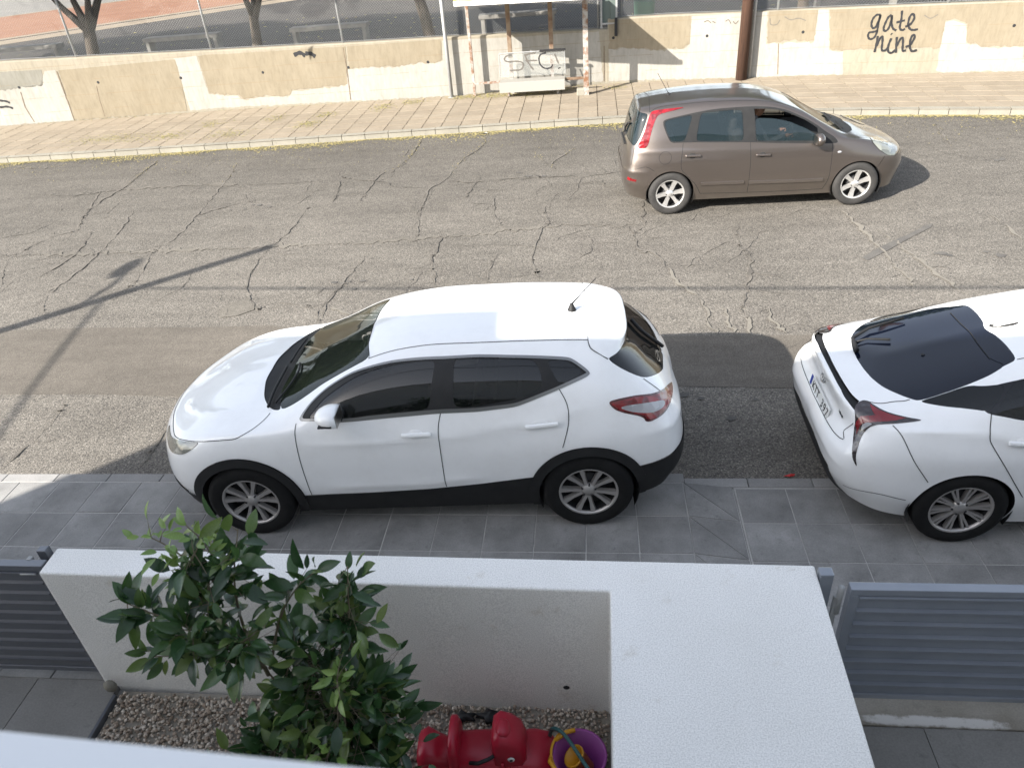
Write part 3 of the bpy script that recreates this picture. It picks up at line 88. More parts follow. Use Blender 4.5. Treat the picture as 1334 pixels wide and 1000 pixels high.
# road asphalt: coarse exposed aggregate
def asphalt(name,dark,mid,light,cell,contrast=1.,bump=.6):
    m=mat(name,mid,.9,spec=.25); g=NG(m); v=g.pos()
    vo=g.n('TexVoronoi',Scale=cell); g.l(v,vo.inputs['Vector'])
    sp=g.n('SeparateColor'); g.l(vo.outputs['Color'],sp.inputs[0])
    c=g.ramp(sp.outputs[0],[(.0,dark),(.42,mid),(.8,mid),(1.,light)])
    ed=g.ramp(vo.outputs['Distance'],[(.25,g3(1.)),(.62,g3(1-.45*contrast))])
    c=g.mix(c,ed,1.,'MULTIPLY')
    big=g.noise(v,.35,5,.6); c=g.mix(c,g.ramp(big,[(.3,g3(.84)),(.7,g3(1.14))]),1.,'MULTIPLY')
    st=g.noise(g.pos((.5,3.,1)),1.1,4,.6); c=g.mix(c,g.ramp(st,[(.35,g3(.90)),(.65,g3(1.07))]),1.,'MULTIPLY')
    md=g.noise(v,7,4,.6); c=g.mix(c,g.ramp(md,[(.3,g3(.92)),(.7,g3(1.07))]),1.,'MULTIPLY')
    if name=='asphalt':                                   # worn lanes run along the street, dirtier towards the far kerb
        sx=g.n('SeparateXYZ'); g.l(g.pos(),sx.inputs[0]); yy=g.math('ADD',sx.outputs[1],g.math('MULTIPLY',g.noise(v,.9,3),.9)); mr=g.n('MapRange'); mr.inputs[1].default_value=4.; mr.inputs[2].default_value=18.; g.l(yy,mr.inputs[0])
        c=g.mix(c,g.ramp(mr.outputs[0],[(0,g3(1.04)),(.30,g3(1.06)),(.50,g3(.98)),(.66,g3(.92)),(.80,g3(.80)),(.95,g3(.76))]),1.,'MULTIPLY')
    g.col(c); h=g.math('SUBTRACT',1.,vo.outputs['Distance']); g.bump(h,bump,.006)
    return m
asphalt('asphalt',(.085,.079,.071),(.174,.158,.136),(.275,.252,.218),78,.72)
asphalt('asphalt_patch',(.095,.084,.071),(.142,.126,.106),(.195,.175,.147),130,.5,.25)
asphalt('seam_fill',(.108,.097,.083),(.162,.148,.126),(.216,.198,.169),110,.4,.2)
noisy('crack',(.060,.054,.047),(.145,.130,.109),5,.95,.1)
noisy('crack_worn',(.090,.081,.070),(.156,.142,.121),7,.95,.1)
noisy('crack_light',(.185,.168,.138),(.15,.137,.117),9,.95,.1)
noisy('oil',(.075,.07,.064),(.115,.107,.095),5,.95,.1,70,fine=.3)
# pavements
def slabmat(name,c1,c2,bs=90,lo=.86,hi=1.12):
    m=mat(name,c1,.85,spec=.3); g=NG(m); v=g.pos(); a=g.noise(v,2.2,6,.65)
    c=g.ramp(a,[(.28,c1),(.72,c2)])
    oi=g.n('ObjectInfo'); c=g.mix(c,g.ramp(oi.outputs['Random'],[(0,g3(lo)),(1,g3(hi))]),1.,'MULTIPLY')
    f=g.noise(v,bs,3); c=g.mix(c,g.ramp(f,[(.35,g3(.9)),(.65,g3(1.06))]),1.,'MULTIPLY')
    s=g.noise(v,11,6,.7); c=g.mix(c,g.ramp(s,[(.28,g3(.72)),(.42,g3(1.))]),1.,'MULTIPLY')
    g.col(c); g.bump(f,.2,.003); return m
slabmat('slab',(.142,.139,.133),(.285,.279,.267))
slabmat('mortar',(.42,.41,.385),(.26,.252,.238))
slabmat('near_kerb',(.212,.208,.200),(.281,.272,.259))
slabmat('far_tile',(.211,.175,.130),(.263,.223,.170),90,.92,1.07)
slabmat('far_joint',(.098,.075,.053),(.150,.116,.079))
slabmat('far_kerb',(.205,.190,.156),(.258,.242,.201),90,.93,1.06)
slabmat('drive_slab',(.195,.188,.176),(.247,.240,.225))
slabmat('threshold',(.224,.200,.160),(.320,.296,.256))
def bloom(base):
    g=NG(MATS[base]); src=g.b.inputs['Base Color'].links[0].from_socket; sx=g.n('SeparateXYZ'); v=g.pos(); g.l(v,sx.inputs[0])
    y=g.math('ABSOLUTE',g.math('SUBTRACT',g.math('ADD',sx.outputs[1],g.math('MULTIPLY',sx.outputs[0],.02)),2.735)); m1=g.n('MapRange'); m1.inputs[1].default_value=.06; m1.inputs[2].default_value=.015; g.l(y,m1.inputs[0])
    xx=g.math('ABSOLUTE',g.math('SUBTRACT',sx.outputs[0],1.93)); m2=g.n('MapRange'); m2.inputs[1].default_value=.52; m2.inputs[2].default_value=.30; g.l(xx,m2.inputs[0])
    f=g.math('MULTIPLY',g.math('MULTIPLY',m1.outputs[0],m2.outputs[0]),g.noise(v,13,6,.75)); g.col(g.mix(src,(.55,.53,.50),g.ramp(f,[(.25,g3(0)),(.42,g3(1))])))
bloom('threshold')
# walls
def wallmat(name,c1,c2,lines=True):
    m=mat(name,c1,.9,spec=.2); g=NG(m); v=g.pos(); a=g.noise(v,1.6,6,.65); c=g.ramp(a,[(.3,c1),(.7,c2)])
    st=g.noise(g.pos((6,6,.9)),1.6,5,.65); c=g.mix(c,g.ramp(st,[(.3,g3(.94)),(.5,g3(1.))]),1.,'MULTIPLY')
    br=g.noise(g.pos((5,5,1.3)),2.6,6,.7); c=g.mix(c,g.ramp(br,[(.34,g3(.88)),(.5,g3(1.)),(.66,g3(1.07))]),1.,'MULTIPLY')
    if lines:
        sx=g.n('SeparateXYZ'); g.l(g.pos(),sx.inputs[0]); wob=g.math('MULTIPLY',g.noise(v,1.5,2),.03)
        z=g.math('FRACT',g.math('DIVIDE',g.math('ADD',g.math('ADD',sx.outputs[2],wob),.17),.36)); d=g.math('ABSOLUTE',g.math('SUBTRACT',z,.5))
        brk=g.noise(g.pos((1,1,8)),2.5,3); f=g.math('MULTIPLY',g.math('LESS_THAN',d,.02),g.math('GREATER_THAN',brk,.47))
        c=g.mix(c,(.20,.145,.09),g.math('MULTIPLY',f,.42))
    sp=g.noise(v,26,4,.7); c=g.mix(c,g.ramp(sp,[(.24,(.55,.45,.34)),(.34,g3(1.))]),1.,'MULTIPLY')
    g.col(c); g.bump(g.noise(v,40,4),.25,.006); return m
wallmat('wall_cream',(.236,.210,.160),(.268,.242,.192)); wallmat('wall_white',(.272,.258,.226),(.320,.306,.274)); wallmat('wall_beige',(.198,.167,.118),(.228,.196,.143)); wallmat('wall_grey',(.176,.168,.140),(.199,.191,.164))
noisy('wall_joint',(.096,.072,.052),(.192,.152,.104),8,.95,0)
# textured white masonry paint
def stipple(name,c1,c2,sc_=170,b=.55):
    m=mat(name,c1,.85,spec=.3); g=NG(m); v=g.pos(); a=g.noise(v,1.3,5,.6); c=g.ramp(a,[(.3,c1),(.7,c2)])
    f=g.noise(v,sc_,2,.5); c=g.mix(c,g.ramp(f,[(.35,g3(.80)),(.62,g3(1.07))]),1.,'MULTIPLY')
    s=g.noise(v,3.1,6,.75); c=g.mix(c,g.ramp(s,[(.27,(.80,.765,.71)),(.40,g3(1.))]),1.,'MULTIPLY')
    g.col(c); g.bump(f,b,.004); return m
stipple('garden_wall',(.70,.685,.65),(.78,.765,.735),150); mat('parapet_paint',(.72,.725,.73),.7)
stipple('house_wall',(.74,.73,.71),(.78,.77,.75),120,.3)
# vehicles
def paint(name,col,rough=.32,metal=0,coat=1.,dirt=.06):
    m=mat(name,col,rough,metal,coat); g=NG(m); v=g.pos(space='obj'); a=g.noise(v,3.5,6,.7)
    c=g.mix(col,(.45*col[0]+.06,.43*col[1]+.055,.40*col[2]+.05),g.ramp(a,[(.45,g3(0)),(.8,g3(dirt*3))]))
    sx=g.n('SeparateXYZ'); g.l(v,sx.inputs[0]); low=g.n('MapRange'); low.inputs[1].default_value=.55; low.inputs[2].default_value=.18; g.l(sx.outputs[2],low.inputs[0])
    c=g.mix(c,(.30,.265,.22),g.math('MULTIPLY',low.outputs[0],g.math('MULTIPLY',a,dirt*6)))
    g.col(c); return m
paint('white',(.83,.83,.82),.35); paint('taupe',(.132,.111,.098),.38,.8,1.,.10); MATS['taupe'].node_tree.nodes['Principled BSDF'].inputs['Coat Roughness'].default_value=.12
noisy('plastic',(.012,.012,.0125),(.019,.019,.019),9,.6,.1,200,'obj'); mat('gloss_black',(.008,.008,.009),.12); mat('seam',(.012,.012,.012),.8)
mat('chrome',(.40,.385,.36),.28,1.); mat('trim_dull',(.23,.23,.225),.35,.8); mat('alloy_dark',(.40,.38,.36),.36,.6); mat('alloy',(.66,.65,.63),.3,.75); mat('dark_metal',(.02,.02,.021),.6,.3)
noisy('rubber',(.008,.008,.008),(.014,.0138,.0135),14,.8,.15,120,'obj'); noisy('rubber_dusty',(.034,.032,.030),(.020,.019,.018),9,.85,.15,120,'obj')
def glass(name,col,alpha,rough=.02):
    return mat(name,col,rough,0,0,alpha,.6)
glass('darkglass',(.006,.007,.007),.86); glass('tintglass',(.010,.018,.021),.76); glass('screenglass',(.022,.028,.020),.62); glass('navyglass',(.004,.006,.013),1.,.04); glass('lowglass',(.012,.022,.026),.7)
def lens(name,c1,c2,sc_):
    m=mat(name,c1,.12,0,1.); g=NG(m); v=g.pos(space='obj'); vo=g.n('TexVoronoi',Scale=sc_); g.l(v,vo.inputs['Vector'])
    sp=g.n('SeparateColor'); g.l(vo.outputs['Color'],sp.inputs[0]); g.col(g.mix(c1,c2,sp.outputs[0])); g.bump(vo.outputs['Distance'],.5,.02); return m
lens('redlens',(.240,.002,.006),(.104,.001,.003),14); lens('clearlens',(.42,.42,.43),(.26,.26,.27),12); lens('headlens',(.30,.31,.265),(.10,.105,.09),9); lens('dimred',(.10,.002,.004),(.045,.001,.002),14); lens('smokehead',(.20,.205,.175),(.05,.052,.045),7); lens('smokelens',(.035,.022,.022),(.02,.014,.014),20)
MATS['rubber'].node_tree.nodes['Principled BSDF'].inputs['Specular IOR Level'].default_value=.2; MATS['plastic'].node_tree.nodes['Principled BSDF'].inputs['Specular IOR Level'].default_value=.3
mat('seat_cloth',(.035,.035,.036),.9); mat('seat_grey',(.16,.155,.145),.9); mat('plate_white',(.75,.75,.72),.5); mat('plate_yellow',(.72,.42,.05),.5); mat('plate_blue',(.02,.05,.35),.5); mat('ink',(.015,.015,.017),.8); mat('ink_soft',(.10,.09,.08),.9); mat('ink_grey',(.13,.115,.095),.9)
# metalwork, plants, toys
noisy('gate_paint',(.169,.188,.219),(.200,.219,.250),5,.38,.03,200,coat=1.); noisy('gate_dark',(.075,.082,.098),(.09,.097,.112),5,.4,.03,200,coat=1.)
def rusty(name,c1,rust,lo,hi):
    m=mat(name,c1,.7); g=NG(m); v=g.pos(); a=g.noise(v,5.5,6,.7); g.col(g.mix(c1,rust,g.ramp(a,[(lo,g3(0)),(hi,g3(1))]))); g.bump(g.noise(v,50,4),.3,.004); return m
rusty('rust_white',(.31,.30,.275),(.16,.075,.035),.44,.62); rusty('rust_brown',(.192,.144,.096),(.104,.052,.028),.40,.65); rusty('galv',(.368,.376,.376),(.288,.288,.280),.3,.7); rusty('pole_white',(.400,.392,.368),(.320,.304,.272),.45,.7)
MATS['galv'].node_tree.nodes['Principled BSDF'].inputs['Metallic'].default_value=.4
def wood(name,c1,c2):
    m=mat(name,c1,.85); g=NG(m); a=g.noise(g.pos((22,22,1.2)),1.4,6,.7); g.col(g.ramp(a,[(.3,c1),(.7,c2)])); g.bump(a,.5,.01); return m
wood('wood_pole',(.036,.017,.010),(.080,.038,.021)); wood('bark',(.024,.019,.015),(.092,.070,.050)); wood('twig',(.10,.085,.05),(.16,.13,.085))
mat('wire',(.20,.20,.19),.6,.2); noisy('bench_concrete',(.168,.161,.147),(.231,.220,.199),7,.9,.3,60)
noisy('dirt',(.021,.017,.014),(.038,.031,.024),1.2,.95,.5,18,fine=.2); noisy('clay',(.185,.078,.036),(.225,.108,.055),.8,.95,.3,14,fine=.25); noisy('yard_tarmac',(.144,.135,.119),(.180,.167,.144),1.1,.95,.3,16,fine=.2); noisy('line_chalk',(.231,.189,.133),(.175,.133,.087),2,.95,0)
def perisland(name,stops,rough=.6,trans=0,spec=.5):
    m=mat(name,stops[0][1],rough,spec=spec); g=NG(m); ge=g.n('NewGeometry'); g.col(g.ramp(ge.outputs['Random Per Island'],stops)); return m
perisland('pebble',[(0,(.170,.128,.093)),(.3,(.340,.268,.204)),(.65,(.468,.399,.323)),(.9,(.578,.518,.442)),(1,(.255,.221,.187))],.8)
perisland('litter',[(0,(.272,.224,.088)),(.4,(.320,.272,.120)),(.8,(.216,.184,.080)),(1,(.152,.136,.056))],.9)
perisland('dry_weed',[(0,(.240,.200,.072)),(.5,(.304,.264,.104)),(1,(.176,.176,.056))],.9)
def leafmat(name,stops,byobj=False,rough=.25):
    m=mat(name,stops[0][1],rough,spec=.5); g=NG(m)
    f=g.n('ObjectInfo').outputs['Random'] if byobj else g.n('NewGeometry').outputs['Random Per Island']
    c=g.ramp(f,stops); v=g.pos(space='obj'); g.col(g.mix(c,g.ramp(g.noise(v,22,3),[(.3,g3(.8)),(.7,g3(1.15))]),1.,'MULTIPLY'))
    tr=g.n('BsdfTranslucent'); g.l(c,tr.inputs[0]); mx=g.n('MixShader'); mx.inputs[0].default_value=.22
    g.l(g.b.outputs[0],mx.inputs[1]); g.l(tr.outputs[0],mx.inputs[2]); g.l(mx.outputs[0],g.t.nodes['Material Output'].inputs[0]); return m
LS=[(0,(.018,.047,.017)),(.38,(.030,.072,.024)),(.72,(.052,.105,.030)),(.90,(.10,.155,.040)),(1,(.15,.205,.055))]
leafmat('citrus_leaf',LS,True); leafmat('citrus_leaf_mass',LS); leafmat('young_leaf',[(0,(.15,.25,.06)),(1,(.22,.32,.09))],True)
leafmat('tree_leaf',[(0,(.03,.06,.022)),(1,(.07,.105,.035))],rough=.6)
mat('toy_red',(.378,.011,.032),.35); mat('toy_purple',(.243,.045,.225),.4); mat('toy_yellow',(.578,.281,.013),.4); mat('hose',(.02,.085,.085),.45); mat('eye_white',(.75,.75,.72),.4); mat('black_rock',(.015,.016,.017),.7)
mat('skin',(.36,.19,.12),.6); mat('hair',(.02,.015,.012),.7); mat('shirt',(.12,.125,.135),.9); mat('box_grey',(.09,.115,.105),.6); mat('panel_clear',(.40,.41,.39),.2,0,0,.22); mat('seat_white',(.26,.25,.225),.7); mat('roof_white',(.62,.61,.58),.6); mat('sign_yellow',(.75,.58,.10),.6); mat('red_scrap',(.45,.02,.02),.7); mat('paper',(.75,.74,.70),.8); mat('cable',(.02,.02,.02),.7)
# ------------------------------------------------------------------ geometry helpers
class MB:
    """collects shapes into one mesh"""
    def __init__(s): s.v=[]; s.f=[]; s.sm=[]
    def add(s,V,F,smooth=False):
        o=len(s.v); s.v+= [tuple(float(c) for c in p) for p in V]; s.f+=[tuple(i+o for i in f) for f in F]; s.sm+=[smooth]*len(F); return s
    def box(s,c,d,rot=None,bev=0.):
        x,y,z=d[0]/2,d[1]/2,d[2]/2
        if bev:
            bm=bmesh.new(); bmesh.ops.create_cube(bm,size=1); 
            for v in bm.verts: v.co=Vector((v.co.x*d[0],v.co.y*d[1],v.co.z*d[2]))
            bmesh.ops.bevel(bm,geom=bm.edges[:],offset=bev,segments=2,affect='EDGES',profile=.5)
            V=[v.co.copy() for v in bm.verts]; bm.verts.index_update(); F=[[v.index for v in f.verts] for f in bm.faces]; bm.free()
        else:
            V=[Vector(p) for p in ((-x,-y,-z),(x,-y,-z),(x,y,-z),(-x,y,-z),(-x,-y,z),(x,-y,z),(x,y,z),(-x,y,z))]
            F=[(0,3,2,1),(4,5,6,7),(0,1,5,4),(1,2,6,5),(2,3,7,6),(3,0,4,7)]
        M=rot.to_3x3() if rot is not None else Matrix.Identity(3)
        return s.add([M@p+Vector(c) for p in V],F)
    def tube(s,path,rad,n=8,cap=True,smooth=True):
        P=[Vector(p) for p in path]; rad=[rad]*len(P) if not hasattr(rad,'__len__') else rad
        V=[];F=[]; up=None
        for i,p in enumerate(P):
            t=(P[min(i+1,len(P)-1)]-P[max(i-1,0)]).normalized()
            a=(Vector((0,0,1)) if abs(t.z)<.95 else Vector((1,0,0))) if up is None else up
            u=(a-t*a.dot(t)).normalized(); up=u; w=t.cross(u)
            for k in range(n):
                an=2*math.pi*k/n; V.append(p+(u*math.cos(an)+w*math.sin(an))*rad[i])
        for i in range(len(P)-1):
            for k in range(n): F.append((i*n+k,i*n+(k+1)%n,(i+1)*n+(k+1)%n,(i+1)*n+k))
        if cap: F.append(tuple(range(n-1,-1,-1))); F.append(tuple((len(P)-1)*n+k for k in range(n)))
        return s.add(V,F,smooth)
    def lathe(s,prof,n=24,M=None,smooth=True,arc=(0,2*math.pi)):
        M=M or Matrix.Identity(4); full=abs(arc[1]-arc[0]-2*math.pi)<1e-6; m=n if full else n+1; V=[];F=[]; L=len(prof)
        for k in range(m):
            a=arc[0]+(arc[1]-arc[0])*k/n
            for r,z in prof: V.append(M@Vector((r*math.cos(a),r*math.sin(a),z)))
        for k in range(n):
            k2=(k+1)%m
            for i in range(L-1): F.append((k*L+i,k2*L+i,k2*L+i+1,k*L+i+1))
        return s.add(V,F,smooth)
    def prism(s,poly,z0,z1,M=None):
        M=M or Matrix.Identity(4); n=len(poly); V=[M@Vector((x,y,z0)) for x,y in poly]+[M@Vector((x,y,z1)) for x,y in poly]
        A=sum(poly[i-1][0]*poly[i][1]-poly[i][0]*poly[i-1][1] for i in range(n))
        F=[tuple(range(n-1,-1,-1)),tuple(range(n,2*n))]+[(i,(i+1)%n,n+(i+1)%n,n+i) for i in range(n)]
        if A<0: F=[f[::-1] for f in F]
        return s.add(V,F)
    def ball(s,c,r,n=14,m=8,M=None):
        M=M or Matrix.Identity(3); V=[];F=[]; r=(r,r,r) if not hasattr(r,'__len__') else r
        for j in range(m+1):
            th=math.pi*j/m
            for k in range(n): V.append(Vector(c)+M@Vector((r[0]*math.sin(th)*math.cos(2*math.pi*k/n),r[1]*math.sin(th)*math.sin(2*math.pi*k/n),r[2]*math.cos(th))))
        for j in range(m):
            for k in range(n): F.append((j*n+k,(j+1)*n+k,(j+1)*n+(k+1)%n,j*n+(k+1)%n))
        return s.add(V,F,True)
    def mesh(s,name):
        me=bpy.data.meshes.new(name); me.from_pydata(s.v,[],s.f); me.polygons.foreach_set('use_smooth',s.sm); me.update(); return me
    def build(s,name,m,parent=None): return link(name,s.mesh(name),m,parent)
def link(name,me,m=None,parent=None):
    o=bpy.data.objects.new(name,me); COL.objects.link(o)
    if m and len(me.materials)==0: me.materials.append(MATS[m])
    if parent is not None: o.parent=parent
    return o
def tag(o,label=None,cat=None,group=None,kind=None):
    if label: o['label']=label
    if cat: o['category']=cat
    if group: o['group']=group
    if kind: o['kind']=kind
    return o
def empty(name,loc,label,cat,group=None,rz=0,scale=1):
    o=bpy.data.objects.new(name,None); COL.objects.link(o); o.location=loc; o.rotation_euler=(0,0,rz); o.scale=(scale,)*3; o.empty_display_size=.1
    return tag(o,label,cat,group)
def np_mesh(name,V,F,mats=None,smooth=False):
    me=bpy.data.meshes.new(name); me.from_pydata(np.asarray(V).tolist(),[],np.asarray(F).tolist())
    if smooth: me.polygons.foreach_set('use_smooth',[True]*len(F))
    return me
def dens(P,d,closed=False):
    P=[np.array(p,float) for p in P]; o=[]
    for i in range(len(P) if closed else len(P)-1):
        a=P[i];b=P[(i+1)%len(P)]; n=max(1,int(np.linalg.norm(b-a)/d))
        o+=[a+(b-a)*k/n for k in range(n)]
    if not closed: o.append(P[-1])
    return o
def catmull(P,n=6):
    P=[np.array(p,float) for p in P]
    if len(P)<3: return dens(P,np.linalg.norm(P[1]-P[0])/n)
    Q=[2*P[0]-P[1]]+P+[2*P[-1]-P[-2]]; o=[]
    for i in range(1,len(Q)-2):
        for k in range(n):
            u=k/n; o.append(.5*((2*Q[i])+(-Q[i-1]+Q[i+1])*u+(2*Q[i-1]-5*Q[i]+4*Q[i+1]-Q[i+2])*u*u+(-Q[i-1]+3*Q[i]-3*Q[i+1]+Q[i+2])*u**3))
    o.append(P[-1]); return o
def inpoly(P,poly):
    x,y=P[:,0],P[:,1]; r=np.zeros(len(P),bool); n=len(poly)
    for i in range(n):
        x1,y1=poly[i-1];x2,y2=poly[i]
        c=((y1>y)!=(y2>y)); 
        with np.errstate(divide='ignore',invalid='ignore'): xi=(x2-x1)*(y-y1)/(y2-y1)+x1
        r^=(c&(x<xi))
    return r
def flat(name,poly,z,m,parent=None,thick=.0):
    """flat sheet with an irregular outline"""
    me=bpy.data.meshes.new(name); me.from_pydata([(p[0],p[1],z) for p in poly],[],[tuple(range(len(poly)))]); me.update()
    if me.polygons[0].normal.z<0: me.flip_normals()
    return link(name,me,m,parent)
def pchip(x,Y,xi):
    # Y: (n,...) along axis0
    x=np.asarray(x,float);Y=np.asarray(Y,float);h=np.diff(x);sh=(-1,)+(1,)*(Y.ndim-1)
    d=np.diff(Y,axis=0)/h.reshape(sh)
    m=np.zeros_like(Y)
    w1=(2*h[1:]+h[:-1]).reshape(sh);w2=(h[1:]+2*h[:-1]).reshape(sh)
    a=d[:-1];b=d[1:];ok=(a*b)>0
    with np.errstate(divide='ignore',invalid='ignore'):
        mm=(w1+w2)/(w1/a+w2/b)
    m[1:-1]=np.where(ok,mm,0); 
    # blend with catmull (softer) 
    cr=(Y[2:]-Y[:-2])/((x[2:]-x[:-2]).reshape(sh)); m[1:-1]=0.5*m[1:-1]+0.5*np.where(ok,cr,cr*.4)
    m[0]=d[0];m[-1]=d[-1]
    k=np.clip(np.searchsorted(x,xi,side='right')-1,0,len(x)-2)
    u=((xi-x[k])/h[k]).reshape(sh);hh=h[k].reshape(sh)
    return (2*u**3-3*u**2+1)*Y[k]+(u**3-2*u**2+u)*hh*m[k]+(-2*u**3+3*u**2)*Y[k+1]+(u**3-u**2)*hh*m[k+1]
class Surf:
    def __init__(self,rows,NS=181,NT=91,smooth=3,creases=()):
        R=np.array(rows,float)           # rows(t) x stations(s) x 3
        ds=np.linalg.norm(np.diff(R[:6],axis=1),axis=2).mean(0);s=np.r_[0,np.cumsum(ds)];s/=s[-1]
        dt=np.linalg.norm(np.diff(R[:,3:-3],axis=0),axis=2).mean(1);t=np.r_[0,np.cumsum(dt)];t/=t[-1]
        self.s=np.linspace(0,1,NS);self.t=np.linspace(0,1,NT)
        A=pchip(s,R.transpose(1,0,2),self.s)      # NS x rows x3
        G=pchip(t,A.transpose(1,0,2),self.t)      # NT x NS x3
        G=G.transpose(1,0,2).copy()               # NS x NT x 3
        for _ in range(smooth):
            P=np.concatenate([(G[1:2]*[1,-1,1]),G,(G[-2:-1]*[1,-1,1])],0)
            G1=.25*P[:-2]+.5*P[1:-1]+.25*P[2:]
            P=np.concatenate([2*G1[:,:1]-G1[:,1:2],G1,G1[:,-2:-1]*[1,-1,1]],1)
            G=.25*P[:,:-2]+.5*P[:,1:-1]+.25*P[:,2:]
            G[0,:,1]=0;G[-1,:,1]=0;G[:,-1,1]=0
        self.NS=NS;self.NT=NT
        if len(creases):
            du=np.gradient(G,axis=0);dv=np.gradient(G,axis=1);n=np.cross(du,dv);n=-n if n[NS//2,NT//3,1]<0 else n
            n/=np.maximum(np.linalg.norm(n,axis=2,keepdims=True),1e-9); A=np.zeros((NS,NT))
            sc_=np.array([5.,1.9]); Q=np.stack(np.meshgrid(self.s,self.t,indexing='ij'),-1)*sc_
            for P,amp,w in creases:
                P=np.array(P)*sc_; D=np.full((NS,NT),9.); Uu=np.zeros((NS,NT)); m=len(P)-1
                for i in range(m):
                    e=P[i+1]-P[i]; u=np.clip(((Q-P[i])@e)/(e@e),0,1); d=np.linalg.norm(Q-P[i]-u[...,None]*e,axis=2); k=d<D; D[k]=d[k]; Uu[k]=((i+u)/m)[k]
                A+=amp*np.exp(-D/w)*np.clip(np.minimum(Uu,1-Uu)*6,0,1)**.7
            n[0,:]=0;n[-1,:]=0
            G=G+n*A[...,None]; G[:,-1,1]=0
        self.G=G
        du=np.gradient(G,axis=0);dv=np.gradient(G,axis=1)
        n=np.cross(du,dv);
        n=-n if n[NS//2,NT//3,1]<0 else n
        l=np.linalg.norm(n,axis=2,keepdims=True);n=n/np.maximum(l,1e-9)
        for a,b in((0,1),(-1,-2)):
            n[a]=n[b];n[a,:,1]=0
        n[:,-1]=n[:,-2];n[:,-1,1]=0
        n/=np.maximum(np.linalg.norm(n,axis=2,keepdims=True),1e-9)
        self.N=n
    def _bi(self,A,st):
        st=np.clip(np.atleast_2d(st),0,1);a=st[:,0]*(self.NS-1);b=st[:,1]*(self.NT-1)
        i=np.minimum(a.astype(int),self.NS-2);j=np.minimum(b.astype(int),self.NT-2);u=(a-i)[:,None];v=(b-j)[:,None]
        return A[i,j]*(1-u)*(1-v)+A[i+1,j]*u*(1-v)+A[i,j+1]*(1-u)*v+A[i+1,j+1]*u*v
    def P(self,st): return self._bi(self.G,st)
    def Nm(self,st):
        n=self._bi(self.N,st);return n/np.maximum(np.linalg.norm(n,axis=1,keepdims=True),1e-9)
    def find(self,axes,q,tr=(0,1),sr=(0,1)):
        """param of the surface point whose coords on given axes match q"""
        i0,i1=int(sr[0]*(self.NS-1)),int(round(sr[1]*(self.NS-1)))+1;j0,j1=int(tr[0]*(self.NT-1)),int(round(tr[1]*(self.NT-1)))+1
        sub=self.G[i0:i1,j0:j1][...,list(axes)]
        out=[]
        for p in np.atleast_2d(q):
            d=((sub-p)**2).sum(2);k=np.unravel_index(np.argmin(d),d.shape)
            st=np.array([(k[0]+i0)/(self.NS-1),(k[1]+j0)/(self.NT-1)])
            for _ in range(8):
                e=1e-3;f0=self.P(st)[0][list(axes)]-p
                s1=st+[e if st[0]<.5 else -e,0];s2=st+[0,e if st[1]<.5 else -e]
                J=np.stack([(self.P(s1)[0][list(axes)]-p-f0)/(s1-st)[0],(self.P(s2)[0][list(axes)]-p-f0)/(s2-st)[1]],1)
                try: dl=-np.linalg.lstsq(J,f0,rcond=1e-3)[0]
                except Exception: break
                st2=np.clip(st+np.clip(dl,-.03,.03),[sr[0],tr[0]],[sr[1],tr[1]])
                if np.linalg.norm(self.P(st2)[0][list(axes)]-p)<=np.linalg.norm(f0): st=st2
                else: break
            out.append(st)
        return np.array(out)

# ------------------------------------------------------------------ ground, road, pavements
KERB=[np.array(p,float) for p in BAKE['kerb']]; WALL=[np.array(p,float) for p in BAKE['wall']]
def along(P,n,first=None):
    P=np.array(P); d=np.r_[0,np.cumsum(np.linalg.norm(np.diff(P,axis=0),axis=1))]; t=np.asarray(n,float)
    return np.stack([np.interp(t,d,P[:,0]),np.interp(t,d,P[:,1])],1),d[-1]
def at_x(P,x): P=np.array(P); return float(np.interp(x,P[:,0],P[:,1]))
tag(flat('ground',[(-90,-40),(90,-40),(90,140),(-90,140)],-.30,'dirt'),kind='structure')
road_poly=[(-24,4.86),(18,4.86)]+[tuple(p+np.array([0,.15])) for p in KERB[::-1]]
road=tag(flat('road',road_poly,-.05,'asphalt'),kind='structure')
top,bot=BAKE['trench']
flat('asphalt_patch',top+bot[::-1],-.046,'asphalt_patch',road)
for p in BAKE['rpatch']: flat('asphalt_patch',p,-.042,'seam_fill',road)
flat('oil_stain',BAKE['oil'],-.042,'oil',road)
for (ox,oy,n_) in ((-3.4,8.9,7),(4.6,9.2,6),(1.2,6.0,5),(-6.0,12.2,6),(6.4,12.9,7),(-1.0,13.1,5)):
    for k in range(n_):
        x_=ox+rnd.gauss(0,.5); y_=oy+rnd.gauss(0,.12); s_=rnd.uniform(.02,.075); flat('oil_drip',[(x_+s_*math.cos(a)*rnd.uniform(.6,1.3),y_+s_*math.sin(a)*rnd.uniform(.5,1.1)) for a in np.linspace(0,5.7,9)],-.0415+.0001*k,'oil',road)
def strip(mb,P,w,z,jit=.35,fn=None):
    P=catmull(P,5); P=dens(P,.06); n=len(P); L=[];Rr=[]
    for i,p in enumerate(P):
        t=P[min(i+1,n-1)]-P[max(i-1,0)]; t=t/(np.linalg.norm(t)+1e-9); s=np.array([-t[1],t[0]])
        ww=w*(1+jit*2*(rnd.random()-.5)+.6*math.sin(i*.23+len(P)))*min(1,.25+4*min(i,n-1-i)/n); ww=max(ww,w*.2)
        q=p+s*(rnd.random()-.5)*w*1.6+s*.012*math.sin(i*1.1+P[0][0]*7); L.append(q+s*ww/2);Rr.append(q-s*ww/2)
    V=[(a[0],a[1],z) for a in L]+[(a[0],a[1],z) for a in Rr]; mb.add(V,[(i+n,i+n+1,i+1,i) for i in range(n-1)])
for P in BAKE['seams']:
    mb=MB(); strip(mb,P,.075,-.0425,.6); mb.build('joint_seam','seam_fill',road)
